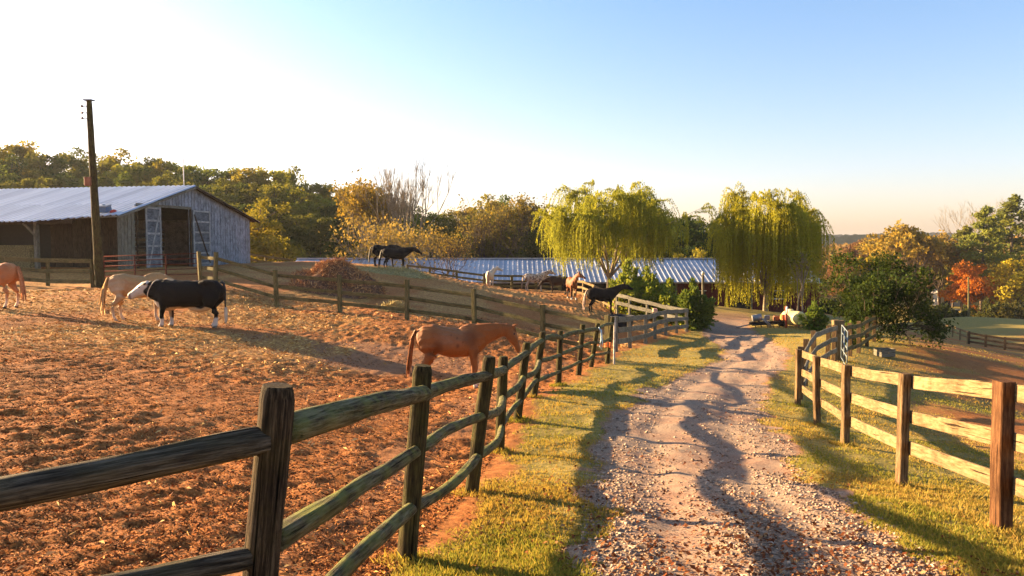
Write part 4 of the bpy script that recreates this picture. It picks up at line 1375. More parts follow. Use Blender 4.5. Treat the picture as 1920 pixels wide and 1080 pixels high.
SPANS = ((120, 'left of the utility pole'), (235, 'behind the utility pole'), (330, 'behind the middle of the barn roof'), (410, 'above the barn ridge end'), (520, 'behind the round golden green tree'),
         (600, 'above the fence at the barn corner'), (670, 'above the manure heap'), (770, 'above the two black horses'), (860, 'above the forked bare tree'), (940, 'above the plain white horse'),
         (1010, 'left of the first willow'), (1130, "behind the first willow's left half"), (1250, "behind the first willow's right half"), (2000, 'between the two willows'))
ORD = ('leftmost', 'second', 'third', 'fourth', 'fifth', 'sixth')


def build_wood():
    rng = random.Random(4)
    made = {}
    for row, (depth, step, drop) in enumerate(((128, 30, 0), (114, 36, 34), (100, 42, 76))):
        px = -190 + row * 17
        while px < 1345:
            sy = np.interp(px, [a for a, _ in SKY], [b for _, b in SKY])
            top = sy + drop * (0.55 if px > 760 else 1.0) + rng.uniform(-5, 5) + (0 if row == 0 else 0)
            d = depth + rng.uniform(-5, 5)
            b, H = top_at(px, top, d)
            if H > 3.5:
                k = rng.choices((GOLD, OLIVE, GREEN, RUST, YEL), (2.6, 3.4, 1.8, 0.7, 2.0) if row == 0 else (0.5, 3.6, 4, 0.4, 0.8))[0]
                if 1240 < px < 1345: k = GREEN
                tr, cr = PROTO[rng.randrange(6)]
                f = H / 16.0
                fx = max(f, 0.62) * rng.uniform(1.0, 1.25)
                jit = rng.uniform(0.8, 1.2) * (1.0, 0.8, 0.7)[row]
                o = tree('woodland_tree', '', b, tr, cr, tuple(c * jit for c in k), fx, rng.uniform(0, 6.28), 'trees of the wood behind the farm', sz=f)
                key = (LAB[k], ROWS[row], next(w for e, w in SPANS if px < e))
                made.setdefault(key, []).append(o)
            px += step * rng.uniform(0.75, 1.25)
    for (c, r, w), os_ in made.items():
        for i, o in enumerate(os_):
            if len(os_) == 1: o['label'] = f'{c} tree {r} {w}'
            elif len(os_) == 2: o['label'] = f'{c} tree {r} {w}, {("left", "right")[i]} of two'
            else: o['label'] = f'{c} tree {r} {w}, {ORD[i]} from left'.replace('leftmost from left', 'leftmost')


build_wood()


def understorey():
    """bushes and saplings closing the foot of the wood"""
    C = []
    for i in range(230):
        px = RNG.uniform(-200, 1340)
        d = RNG.uniform(84, 104)
        p = stand(px, 480, d)
        n = 130
        v = RNG.normal(size=(n, 3)); v /= np.linalg.norm(v, axis=1, keepdims=True)
        R_ = RNG.uniform(1.2, 2.6)
        c = np.array([p.x, p.y, p.z + R_ * 0.5]) + v * R_ * (RNG.random(n) ** 0.4)[:, None] * np.array([1, 1, RNG.uniform(0.8, 1.7)])
        C.append(c[c[:, 2] > p.z - 0.2])
    C = np.concatenate(C)
    V, t = leaves(C, 0.27)
    o = link('undergrowth', soup('undergrowth', V, t), LEAF)
    o.color = (0.075, 0.09, 0.025, 1)
    tag(o, 'low dark green undergrowth along the foot of the wood', 'undergrowth', kind='stuff')


understorey()

# single trees standing in front of the wood
BR = [make_bare(11, s, 5, 0.22, 5, 0.34, 0.42) for s in (61, 62)]


def single(name, label, px, top, d, proto, color, H0=16.0, fx=None, bark=None, rz=0.3, cat='tree'):
    b, H = top_at(px, top, d)
    f = H / H0
    return tree(name, label, b, proto[0], proto[1], color, fx or f, rz, bark=bark, sz=f, cat=cat)


single('round_tree', 'round golden green tree at the right gable end of the barn', 484, 360, 78, make_decid(16, 6.2, 0.6, 80, 9000, 0.24, 0.35, seed=21), (0.24, 0.21, 0.03))
single('bare_tree', 'tall bare multi stemmed tree rising behind the two black horses', 752, 288, 84, make_bare(16, 71, 6, 0.16, 5, 0.27, 0.55), OLIVE, bark=BARK_PALE)
single('golden_tree', 'golden leaved tree with pale stems left of the tall bare tree', 690, 330, 90, make_bare(16, 72, 4, 0.2, 5, 0.4, 0.4, 4200, 0.2), (0.27, 0.2, 0.04), bark=BARK_PALE)
single('bare_shrub', 'sprawling pale branched shrub behind the two black horses', 735, 405, 76, make_bare(8, 73, 9, 0.75, 4, 0.5, 0.3, 3200, 0.13), (0.32, 0.24, 0.07), 8.0, bark=BARK_PALE)
single('bare_tree', 'low forked bare tree standing before the stable roof', 832, 425, 63.5, make_bare(6, 74, 5, 0.55, 5, 0.5, 0.3, 1200, 0.08), (0.26, 0.2, 0.05), 6.0)
single('thin_tree', 'thin bronze tree between the wood and the first willow', 915, 366, 100, make_bare(16, 76, 5, 0.2, 5, 0.36, 0.4, 1500, 0.2), (0.2, 0.17, 0.05))
single('thin_tree', 'golden half bare tree left of the first willow', 975, 362, 98, make_bare(16, 77, 4, 0.2, 5, 0.4, 0.4, 2400, 0.2), (0.25, 0.2, 0.05))
single('evergreen_tree', 'dark evergreen tree filling the gap between the two willows', 1290, 398, 92, make_decid(16, 5.2, 0.5, 70, 7500, 0.26, 0.3, seed=24), (0.045, 0.075, 0.025))
single('yellow_shrub', 'yellow green shrub above the stable roof between the willows', 1285, 462, 82, make_decid(16, 6.5, 0.5, 50, 3500, 0.4, 0.2, seed=25), (0.26, 0.24, 0.04), cat='shrub')


# ------------------------------------------------------------------ shrubs by the stable, dark bush, valley trees
def make_shrub(H, R, nleaf, size, seed, cone=0.6, aspect=0.45):
    rng = np.random.default_rng(seed)
    stems = []
    segs = []
    ns = 16
    for i in range(ns):
        a = rng.random() * 6.28
        rad = R * rng.random() ** 0.5 * 0.8
        h = H * (1 - cone * (rad / R)) * (0.75 + 0.25 * rng.random())
        if i == 0: rad, h = 0, H
        e = np.array([math.cos(a) * rad, math.sin(a) * rad, h])
        b0 = np.array([math.cos(a) * rad * 0.25, math.sin(a) * rad * 0.25, -0.1])
        segs.append((b0, e, 0.03, 0.008))
        stems.append((b0, e))
    k = rng.integers(0, ns, nleaf)
    s = rng.random(nleaf) ** 0.75
    b0 = np.array([a for a, _ in stems])[k]; e = np.array([b for _, b in stems])[k]
    width = R * 0.30 * (1.05 - s)[:, None] + 0.06
    d = rng.normal(size=(nleaf, 3)) * np.array([1, 1, 0.5])
    c = b0 + (e - b0) * s[:, None] + d * width * 0.75
    c = c[c[:, 2] > 0.02]
    n = len(c)
    # leaves point outwards and up
    out = c - np.array([0, 0, H * 0.35]); out /= np.linalg.norm(out, axis=1, keepdims=True) + 1e-6
    a = out + rng.normal(size=(n, 3)) * 0.6 + np.array([0, 0, 0.4]); a /= np.linalg.norm(a, axis=1, keepdims=True)
    b = rng.normal(size=(n, 3)); b -= a * (a * b).sum(1, keepdims=True); b /= np.linalg.norm(b, axis=1, keepdims=True)
    L = (size * (0.7 + 0.6 * rng.random(n)))[:, None]
    V = np.stack([c, c + a * L * 0.5 + b * L * aspect * 0.5, c + a * L, c + a * L * 0.5 - b * L * aspect * 0.5], 1)
    return branch_skin(segs, 4), soup('crown', V, np.clip(rng.random(n), 0, 1))


def shrub(label, px, base, top, d, R, seed, color, nleaf=2600, size=0.2, cone=0.6, name='laurel_shrub', cat='shrub', group=None):
    b, H = top_at(px, top, d)
    tr, cr = make_shrub(H, R, nleaf, size, seed, cone)
    return tree(name, label, b, tr, cr, color, cat=cat, group=group)


LG = (0.26, 0.31, 0.05)
shrub('tallest laurel shrub right beside the black horse', 1178, 575, 490, 47.5, 1.55, 31, LG, 7000, 0.24, 0.5)
shrub('broad laurel shrub second from the black horse', 1213, 580, 503, 46.8, 1.6, 32, LG, 7000, 0.24, 0.5)
shrub('pointed laurel shrub third from the black horse', 1256, 600, 527, 45.8, 1.35, 33, LG, 6000, 0.24, 0.5)
shrub('dark laurel shrub at the corner of the grey board fence', 1299, 628, 528, 44.2, 1.4, 34, (0.12, 0.17, 0.035), 7000, 0.24, 0.45)
shrub('small glossy shrub right of the yellow tank', 1527, 612, 568, 43.5, 0.9, 35, (0.13, 0.19, 0.035), 2200)
shrub('low leafy seedling shrub behind the tall gate post', 1592, 640, 606, 31, 0.55, 36, (0.13, 0.19, 0.03), 1100, 0.16)


def big_bush():
    b, H = top_at(1645, 482, 34)
    tr, cr = make_decid(16, 8.9, 0.2, 120, 26000, 0.22, 0.35, seed=51)
    f = H / 16.0
    o = tree('evergreen_bush', 'huge dark evergreen bush overhanging the brown field', b, tr, cr, (0.036, 0.058, 0.017), f * 0.80, 0.4, sz=f, cat='bush')
    sg, tips = [], []
    rng = np.random.default_rng(8)
    for i in range(5):
        grow(rng, np.array([0.2, 0, 0.5]), np.array([1.0, -0.1 + 0.2 * rng.random(), 0.18]), 1.1, 0.045, 3, sg, tips, 0.5, -0.02)
    for i in range(22):                                  # shoots standing out of the outline
        a = rng.random() * 6.28
        r = 0.9 + 0.9 * rng.random()
        grow(rng, np.array([math.cos(a) * r, math.sin(a) * r, H * (0.35 + 0.4 * rng.random())]), np.array([math.cos(a) * 0.7, math.sin(a) * 0.7, 0.9]), 0.55, 0.018, 2, sg, tips, 0.4, 0.15)
    k = rng.integers(0, len(tips), 4600)
    V, t = leaves(np.array(tips)[k] + rng.normal(size=(4600, 3)) * 0.17, 0.075)
    l = link('bough', branch_skin(sg, 4), BARK, o, Matrix.Translation(b))
    c = link('foliage', soup('foliage', V, t), LEAF, l, Matrix.Translation(b)); c.color = (0.05, 0.075, 0.02, 1)


big_bush()
PN = [make_pine(20, 4.6, 6.5, s, 5200, 0.34) for s in (81, 82)]
single('pine_tree', 'tall pine standing out against the sky at the right', 1846, 390, 158, PN[0], (0.19, 0.22, 0.045), 20.0)
single('pine_tree', 'tallest pine at the right edge of the valley wood', 1900, 372, 165, PN[1], (0.16, 0.18, 0.04), 20.0)
single('pine_tree', 'shorter pine left of the tall valley pines', 1808, 428, 162, PN[1], (0.2, 0.21, 0.045), 20.0, rz=2.0)
single('bare_tree', 'fine twigged bare tree behind the tallest pine', 1882, 368, 180, make_bare(20, 83, 3, 0.1, 6, 0.33, 0.35), OLIVE, 20.0, bark=BARK_PALE)
single('maple_tree', 'orange red maple beside the pole in the pasture', 1822, 492, 150, make_decid(16, 7.5, 1.0, 60, 6500, 0.4, 0.4, seed=84), (0.50, 0.17, 0.025))
single('maple_tree', 'yellow tree at the right edge in front of the pines', 1912, 478, 146, make_decid(16, 7.0, 0.6, 60, 6500, 0.4, 0.4, seed=85), (0.5, 0.40, 0.035))
single('oak_tree', 'tall golden half bare oak above the dark bush', 1712, 420, 158, make_bare(18, 86, 3, 0.12, 5, 0.5, 0.3, 4600, 0.36), (0.32, 0.24, 0.05), 18.0)
single('oak_tree', 'brown half bare tree right of the golden oak', 1766, 436, 164, make_bare(18, 87, 3, 0.12, 5, 0.48, 0.3, 4000, 0.36), (0.28, 0.20, 0.055), 18.0)
single('oak_tree', 'bronze tree left of the golden oak', 1665, 440, 170, make_bare(18, 88, 4, 0.14, 5, 0.48, 0.3, 4000, 0.36), (0.26, 0.2, 0.055), 18.0)
single('yellow_tree', 'small bright yellow tree just above the dark bush', 1632, 462, 120, PROTO[4], (0.34, 0.27, 0.03), 16.0)
single('russet_tree', 'pinkish russet tree beside the full willow', 1592, 452, 160, PROTO[2], (0.22, 0.12, 0.06), 16.0)
single('russet_tree', 'dull red tree behind the small yellow tree', 1618, 442, 175, PROTO[3], (0.18, 0.10, 0.055), 16.0)
single('broadleaf_tree', 'olive tree between the orange maple and the oak', 1790, 470, 172, PROTO[0], (0.17, 0.16, 0.04), 16.0)
single('broadleaf_tree', 'green gold tree right of the orange maple', 1868, 470, 168, PROTO[1], (0.24, 0.21, 0.035), 16.0)
single('broadleaf_tree', 'brown green tree filling the right edge behind the yellow tree', 1945, 430, 175, PROTO[3], (0.2, 0.16, 0.04), 16.0)
for px, top, d, s, col, lab in ((1740, 563, 132, 91, (0.04, 0.055, 0.02), 'dark thicket at the far end of the pale rail fence'), (1775, 575, 138, 92, (0.05, 0.065, 0.022), 'dark thicket beside the small white house'),
                                (1850, 562, 143, 93, (0.07, 0.08, 0.025), 'dark bushes below the orange maple'), (1905, 566, 139, 94, (0.10, 0.10, 0.03), 'dull green bushes below the yellow tree'), (1585, 555, 100, 95, (0.05, 0.06, 0.02), 'dark thicket seen between willow and bush')):
    shrub(lab, px, 0, top, d, 5.0, s, col, 3000, 0.55, 0.35, 'thicket', 'bush')


def valley_wood():
    """the far wooded slope that reads as one brown mass"""
    C, T = [], []
    for i in range(420):
        px = RNG.uniform(1330, 2150)
        d = RNG.uniform(190, 320)
        top = np.interp(px, [1330, 1560, 1660, 1800, 1950, 2150], [455, 452, 452, 448, 430, 420]) + RNG.uniform(0, 22)
        p = P(px, top, d)
        n = 90
        R_ = RNG.uniform(3.5, 6.0)
        v = RNG.normal(size=(n, 3)); v /= np.linalg.norm(v, axis=1, keepdims=True)
        c = np.array([p.x, p.y, p.z - R_ * 1.6]) + v * R_ * (RNG.random(n) ** 0.4)[:, None] * np.array([1, 1, 1.6])
        C.append(c); T.append(np.clip(np.full(n, RNG.random() * 0.6) + 0.4 * RNG.random(n), 0, 1))
    V, _ = leaves(np.concatenate(C), 0.85)
    o = link('far_wood', soup('far_wood', V, np.concatenate(T)), LEAF)
    o.color = (0.19, 0.125, 0.05, 1)
    tag(o, 'brown autumn wood filling the valley behind the pasture', 'wood', kind='stuff')


valley_wood()


def hills():
    for k, (dist, pts, col) in enumerate(((760, [(-900, 430), (0, 420), (600, 430), (1200, 446), (1580, 441), (1680, 440), (1800, 442), (1920, 446), (2800, 450)], (0.05, 0.065, 0.035)),
                                          (1300, [(-900, 436), (600, 436), (1200, 440), (1600, 440), (1740, 436), (1800, 437), (1900, 441), (2800, 444)], (0.05, 0.065, 0.04)))):
        xs = np.linspace(-1000, 2900, 1500)
        V = []
        for px in xs:
            top = np.interp(px, [a for a, _ in pts], [b for _, b in pts])
            p = P(px, top, dist)
            bump = (mnoise.noise(Vector((p.x * 0.11, k * 9, 0))) + 0.6 * mnoise.noise(Vector((p.x * 0.27, k * 9, 3)))) * 2.6
            V += [(p.x, dist, -24), (p.x, dist, p.z + bump), (p.x * 1.25, dist * 1.25, p.z + bump - 4), (p.x * 1.25, dist * 1.25, -24)]
        Fc = []
        for i in range(len(xs) - 1):
            for j in range(3):
                Fc.append((4 * i + j, 4 * i + 4 + j, 4 * i + 5 + j, 4 * i + 1 + j))
        t = NT('wooded_ridge', 0.95, 0.1)
        n = t.noise(t.coord(), 0.12, 6, 0.7)
        t.color(t.ramp(n, [(0.35, tuple(c * 0.6 for c in col)), (0.65, tuple(c * 1.5 for c in col))]))
        o = link('hills', mesh('hills', V, Fc), t.m)
        tag(o, kind='structure')


hills()
# ------------------------------------------------------------------ animals
def limb(bm_v, bm_f, st, k=14):
    """st: list of (x, y, z, a, b): centre, half size in the travel plane, half size sideways; closed skin appended"""
    st = [np.array(s, float) for s in st]
    o = len(bm_v)
    m = len(st)
    for i, s in enumerate(st):
        d = st[min(i + 1, m - 1)][:3] - st[max(i - 1, 0)][:3]
        d = d / (np.linalg.norm(d) + 1e-9)
        side = np.array([-d[1], d[0], 0.0])
        hd = math.hypot(d[0], d[1])
        side = side / hd if hd > 0.25 else np.array([0, 1.0, 0])
        side = side - d * side.dot(d); side /= np.linalg.norm(side)
        nrm = np.cross(d, side)
        for j in range(k):
            t = 2 * math.pi * j / k
            bm_v.append(tuple(s[:3] + nrm * math.cos(t) * s[3] + side * math.sin(t) * s[4]))
    for i in range(m - 1):
        for j in range(k):
            j2 = (j + 1) % k
            bm_f.append((o + i * k + j, o + i * k + j2, o + (i + 1) * k + j2, o + (i + 1) * k + j))
    bm_f.append(tuple(o + j for j in range(k))[::-1])
    bm_f.append(tuple(o + (m - 1) * k + j for j in range(k)))


def fuse(V, Fc, voxel, smooth=6):
    """one continuous skin out of overlapping closed limbs"""
    me = bpy.data.meshes.new('raw'); me.from_pydata(V, [], Fc); me.update()
    import bmesh
    bm = bmesh.new(); bm.from_mesh(me); bmesh.ops.recalc_face_normals(bm, faces=bm.faces); bm.to_mesh(me); bm.free()
    ob = bpy.data.objects.new('raw', me); COL.objects.link(ob)
    r = ob.modifiers.new('r', 'REMESH'); r.mode = 'VOXEL'; r.voxel_size = voxel; r.use_smooth_shade = True
    s = ob.modifiers.new('s', 'SMOOTH'); s.factor = 0.5; s.iterations = smooth
    dg = bpy.context.evaluated_depsgraph_get()
    out = bpy.data.meshes.new_from_object(ob.evaluated_get(dg))
    bpy.data.objects.remove(ob); bpy.data.meshes.remove(me)
    n = len(out.vertices)
    co = np.empty(n * 3, np.float32); out.vertices.foreach_get('co', co); co = co.reshape(-1, 3)
    no = np.empty(n * 3, np.float32); out.vertex_normals.foreach_get('vector', no); no = no.reshape(-1, 3)
    am = ((nz3(co[:, 0], co[:, 1] * 3, co[:, 2], 7, 61) - 0.5) * 0.022 + (nz3(co[:, 0], co[:, 1] * 3, co[:, 2], 17, 62) - 0.5) * 0.010) * sstep(0.55, 0.85, co[:, 2])
    out.vertices.foreach_set('co', (co + no * am[:, None]).astype(np.float32).ravel())
    out.polygons.foreach_set('use_smooth', [True] * len(out.polygons))
    return out


def coat_material():
    t = NT('animal_coat', 0.6, 0.18)
    v = t.coord()
    n = t.noise(t.n('Mapping', Vector=v, Scale=(1, 1, 1)), 60.0, 4, 0.7)
    n2 = t.noise(v, 5.0, 4)
    c = t.attr('coat', 'Color')
    c = t.mix(1.0, c, t.ramp(n, [(0.25, (0.72, 0.72, 0.72)), (0.75, (1.15, 1.15, 1.15))]), 'MULTIPLY')
    c = t.mix(1.0, c, t.ramp(n2, [(0.3, (0.86, 0.84, 0.82)), (0.7, (1.06, 1.06, 1.06))]), 'MULTIPLY')
    t.color(c)
    lum = t.n('RGBToBW', Color=t.attr('coat', 'Color'))
    t.set(t.b.inputs['Specular IOR Level'], t.n('MapRange', Value=lum, **{'From_Min': 0.01, 'From_Max': 0.1, 'To_Min': 0.06, 'To_Max': 0.2}))
    t.bump(n, 0.35, 0.008)
    t.b.inputs['Sheen Weight'].default_value = 0.0
    t.b.inputs['Sheen Roughness'].default_value = 0.4
    return t.m


COAT = coat_material()


def paint(me, fn):
    n = len(me.vertices)
    co = np.empty(n * 3, np.float32); me.vertices.foreach_get('co', co)
    co = co.reshape(-1, 3)
    c = fn(co[:, 0], co[:, 1], co[:, 2])
    a = me.color_attributes.new('coat', 'FLOAT_COLOR', 'POINT')
    a.data.foreach_set('color', np.column_stack([c, np.ones(n)]).astype(np.float32).ravel())


def lerp3(c, d, f):
    return c * (1 - f[:, None]) + np.array(d)[None] * f[:, None]


def hair_mesh(name, roots, dirs, L, w, seed, drop=1.0):
    """tapered hair locks: each a bent strip of 4 quads"""
    rng = np.random.default_rng(seed)
    V, Fc = [], []
    for p, d in zip(roots, dirs):
        p, d = np.array(p, float), np.array(d, float)
        l = L * (0.75 + 0.4 * rng.random())
        q = p.copy(); o = len(V)
        a = rng.random() * 6.28
        sd = np.array([math.cos(a), math.sin(a), 0]) * w
        for i in range(6):
            t = i / 5
            ww = (1 - 0.75 * t ** 2) * (0.6 + 0.9 * math.sin(min(1, t * 1.6 + 0.25) * math.pi * 0.5))
            V += [tuple(q - sd * ww), tuple(q + np.array([-sd[1], sd[0], 0]) * 0.5 * ww), tuple(q + sd * ww)]
            d = d + np.array([0, 0, -drop]) * 0.75 + rng.normal(size=3) * 0.05
            d /= np.linalg.norm(d)
            q = q + d * l / 5
        for i in range(5):
            b = o + 3 * i
            Fc += [(b, b + 1, b + 4, b + 3), (b + 1, b + 2, b + 5, b + 4), (b + 2, b, b + 3, b + 5)]
    return mesh(name, V, Fc, True)


EYE = plain('dark_eye', (0.01, 0.008, 0.006), 0.15, spec=0.6)


def ball(name, r, M, mat, parent):
    R = [[(math.cos(a) * math.sin(t) * r, math.sin(a) * math.sin(t) * r, -math.cos(t) * r) for a in np.linspace(0, 2 * math.pi, 9)[:-1]] for t in np.linspace(0.15, math.pi - 0.15, 6)]
    return link(name, rings_mesh(name, R), mat, parent, M)


def horse(label, px, y, heading, fn, neck=15, head=-60, nyaw=0, hyaw=0, scale=1.0, voxel=0.02, mane=(0.2, 0.08, 0.03), tail=None, stance=0.0, nlen=0.72, belly=1.07, seed=0, group=None):
    """heading: degrees, 0 faces right in the picture, 90 faces away. neck/head: degrees above the level"""
    rng = np.random.default_rng(seed + 100)
    V, Fc = [], []
    r_ = math.radians
    limb(V, Fc, [(-0.86, 0, 1.16, .08, .08), (-0.81, 0, 1.16, .21, .17), (-0.68, 0, 1.165, .295, .245), (-0.48, 0, 1.165, .33, .28), (-0.25, 0, 1.12, .335, .275),
                 (-0.02, 0, 1.065, .335 * belly, .285 * belly), (0.2, 0, 1.06, .34, .28), (0.4, 0, 1.10, .36, .25), (0.55, 0, 1.14, .355, .225), (0.68, 0, 1.13, .29, .19), (0.8, 0, 1.11, .16, .12)], 18)
    # neck and head
    cy, sy = math.cos(r_(nyaw)), math.sin(r_(nyaw))
    nd = np.array([math.cos(r_(neck)) * cy, math.cos(r_(neck)) * sy, math.sin(r_(neck))])
    n0 = np.array([0.42, 0, 1.16]); n1 = np.array([0.62, 0.02 * sy, 1.22])
    poll = n1 + nd * nlen
    arch = np.array([0, 0, 0.035])
    limb(V, Fc, [(*n0, .32, .17), (*n1, .30, .165), (*(n1 + nd * nlen * 0.33 + arch), .24, .13), (*(n1 + nd * nlen * 0.68 + arch), .18, .10), (*poll, .125, .085), (*(poll + nd * 0.07), .07, .06)])
    a = nyaw + hyaw
    hd = np.array([math.cos(r_(head)) * math.cos(r_(a)), math.cos(r_(head)) * math.sin(r_(a)), math.sin(r_(head))])
    hs = np.array([-math.sin(r_(a)), math.cos(r_(a)), 0]); hu = np.cross(hd, hs) * 1.0
    if hu[2] < 0 and head > -89: hu = -hu
    p0 = poll + np.array([0, 0, 0.02])
    limb(V, Fc, [(*(p0 - hd * 0.07), .07, .06), (*(p0 + hd * 0.02), .115, .088), (*(p0 + hd * 0.14 - hu * 0.02), .15, .098), (*(p0 + hd * 0.28), .115, .076), (*(p0 + hd * 0.42 + hu * 0.006), .078, .058), (*(p0 + hd * 0.52 + hu * 0.008), .072, .058), (*(p0 + hd * 0.585), .045, .04)])
    for s in (-1, 1):
        e0 = p0 - hd * 0.02 + hs * 0.05 * s + hu * 0.09
        limb(V, Fc, [(*e0, .03, .035), (*(e0 + hu * 0.07 - hd * 0.01 + hs * 0.008 * s), .026, .034), (*(e0 + hu * 0.155 - hd * 0.005), .009, .01)], 8)
    # muscle of haunch and shoulder
    for s in (-1, 1):
        limb(V, Fc, [(-0.72, .10 * s, 1.28, .1, .08), (-0.66, .13 * s, 1.15, .2, .14), (-0.6, .15 * s, .98, .19, .13), (-0.55, .15 * s, .84, .1, .08)], 12)
        limb(V, Fc, [(0.34, .09 * s, 1.34, .09, .07), (0.43, .13 * s, 1.15, .16, .11), (0.55, .14 * s, .98, .15, .1), (0.5, .15 * s, .84, .09, .07)], 12)
    limb(V, Fc, [(0.2, 0, 1.37, .07, .07), (0.38, 0, 1.42, .09, .075), (0.6, 0, 1.41, .1, .07)], 10)
    # legs
    for s, dx, dh in ((1, stance, 0.05), (-1, -stance, -0.04)):
        f = dx
        limb(V, Fc, [(0.46, .13 * s, 1.12, .17, .10), (0.49, .165 * s, .92, .135, .095), (0.50 + f * .3, .165 * s, .74, .088, .075), (0.52 + f * .7, .155 * s, .50, .06, .056), (0.525 + f * .8, .152 * s, .44, .062, .057), (0.52 + f * .9, .15 * s, .36, .046, .043), (0.52 + f, .15 * s, .19, .04, .037), (0.53 + f, .15 * s, .14, .049, .045), (0.56 + f, .15 * s, .08, .044, .045), (0.575 + f, .15 * s, .045, .058, .056), (0.585 + f, .15 * s, -.01, .066, .062)], 12)
        h = dh + dx * 0.8
        limb(V, Fc, [(-0.52, .13 * s, 1.15, .23, .13), (-0.50, .16 * s, .97, .215, .135), (-0.47 + h * .3, .175 * s, .80, .15, .105), (-0.56 + h * .6, .165 * s, .63, .088, .07), (-0.655 + h * .8, .155 * s, .52, .07, .057), (-0.66 + h * .9, .15 * s, .45, .056, .05), (-0.645 + h, .148 * s, .34, .046, .043), (-0.63 + h, .145 * s, .19, .041, .038), (-0.62 + h, .145 * s, .14, .05, .046), (-0.59 + h, .145 * s, .08, .045, .046), (-0.575 + h, .145 * s, .045, .058, .056), (-0.565 + h, .145 * s, -.01, .066, .062)], 12)
    me = fuse(V, Fc, voxel, 7 if voxel < 0.02 else 3)
    paint(me, fn)
    me.materials.append(COAT)
    b = stand(px, 600, y)
    b.z = float(ground_z(np.array([b.x]), np.array([b.y]))[0]) * 0.5 + b.z * 0.5
    root = empty('horse', b, r_(heading), label, 'horse', group)
    M = LEAN[root.name] @ Matrix.Diagonal((scale, scale, scale, 1))
    link('body', me, None, root, M)
    # mane along the crest, tail
    mm = plain('mane_hair', mane, 0.6, var=0.3, scale=30)
    up = np.cross(nd, np.array([-sy, cy, 0.0])); up = up if up[2] > 0 else -up
    roots, dirs = [], []
    for t in np.linspace(0.05, 1.0, 26):
        c = n1 + nd * nlen * t + arch
        hh = np.interp(t, [0, .33, .68, 1], [.27, .215, .16, .125])
        roots.append(c + up * (hh - 0.015)); dirs.append(np.array([-0.25, 0, 0]) - np.array([-sy, cy, 0]) * 0.9 + up * 0.25)
    fore = p0 + hu * 0.11 - hd * 0.02
    for k in range(4): roots.append(fore + hs * 0.02 * (k - 1.5)); dirs.append(hd * 0.8 + hu * 0.3)
    link('mane', hair_mesh('mane', roots, dirs, 0.2, 0.022, seed), mm, root, M)
    roots = [np.array([-0.86, 0.03 * rng.normal(), 1.32 + 0.03 * rng.normal()]) for _ in range(22)]
    dirs = [np.array([-0.42, 0.08 * rng.normal(), -0.35]) for _ in roots]
    link('tail', hair_mesh('tail', roots, dirs, 1.0, 0.03, seed + 1), plain('tail_hair', tail or mane, 0.6, var=0.3, scale=30), root, M)
    for s in (-1, 1):
        e = p0 + hd * 0.15 + hs * 0.076 * s + hu * 0.055
        ball('eye', 0.022, M @ Matrix.Translation(Vector(e)), EYE, root)
    return root


def nz3(x, y, z, s, seed):
    return vnoise(x * s + 3.1 * y * s * 0.3 + 17, z * s + y * s * 0.7 + 9, seed)


def hooves(c, z, col=(0.10, 0.075, 0.05)):
    return lerp3(c, col, 1 - sstep(0.045, 0.07, z))


def roan(x, y, z):
    c = np.tile(np.array([[0.25, 0.088, 0.022]]), (len(x), 1))
    body = np.exp(-((x - 0.02) / 0.42) ** 4) * sstep(0.85, 1.15, z)
    c = lerp3(c, (0.29, 0.14, 0.065), body * (0.35 + 0.5 * nz3(x, y, z, 5, 3)))
    rump = np.exp(-(((x + 0.62) / 0.25) ** 2 + ((z - 1.3) / 0.2) ** 2))
    c = lerp3(c, (0.29, 0.11, 0.03), rump)
    for (a, b, r, k) in ((0.42, 1.2, 0.17, .5), (-0.33, 1.0, 0.13, .5), (0.12, 1.2, 0.025, .45), (0.13, 1.02, 0.04, .55), (-0.02, 1.27, 0.02, .4), (0.25, 1.1, 0.02, .4), (-0.52, 0.85, .1, .4), (0.6, 0.8, 0.1, .5)):
        f = np.exp(-(((x - a) / r) ** 2 + ((z - b) / (r * 1.25)) ** 2) ** 2) * (y < 0)
        c = lerp3(c, (0.06, 0.02, 0.008), f * k)
    c = lerp3(c, (0.28, 0.12, 0.045), sstep(0.6, 0.3, z) * 0.8)
    c = lerp3(c, (0.75, 0.62, 0.48), sstep(0.22, 0.14, z) * (x > 0))
    return hooves(c, z, (0.3, 0.2, 0.12))


def palomino(x, y, z):
    c = np.tile(np.array([[0.42, 0.24, 0.095]]), (len(x), 1))
    c = lerp3(c, (0.50, 0.36, 0.22), np.exp(-(((x + 0.62) / 0.3) ** 2 + ((z - 1.0) / 0.3) ** 2)))
    c = lerp3(c, (0.38, 0.17, 0.07), 0.5 * sstep(0.62, 0.8, nz3(x, y, z, 7, 5)))
    c = lerp3(c, (0.52, 0.4, 0.28), sstep(0.5, 0.2, z))
    return hooves(c, z, (0.4, 0.3, 0.2))


def sorrel(x, y, z):
    c = np.tile(np.array([[0.42, 0.15, 0.05]]), (len(x), 1))
    c = lerp3(c, (0.50, 0.23, 0.09), 0.7 * sstep(0.4, 0.7, nz3(x, y, z, 3, 6)))
    c = lerp3(c, (0.78, 0.56, 0.38), sstep(0.45, 0.15, z))
    return hooves(c, z)


def blackcoat(x, y, z):
    c = np.tile(np.array([[0.010, 0.008, 0.007]]), (len(x), 1))
    return lerp3(c, (0.022, 0.015, 0.011), 0.8 * nz3(x, y, z, 4, 7))


def spotted(x, y, z):
    c = np.tile(np.array([[0.48, 0.43, 0.37]]), (len(x), 1))
    n = nz3(x, y, z, 11, 8)
    c = lerp3(c, (0.16, 0.11, 0.08), sstep(0.60, 0.70, n) * sstep(0.6, 0.8, z))
    c = lerp3(c, (0.3, 0.24, 0.2), 0.5 * sstep(0.5, 0.7, nz3(x, y, z, 4, 9)))
    return hooves(c, z)


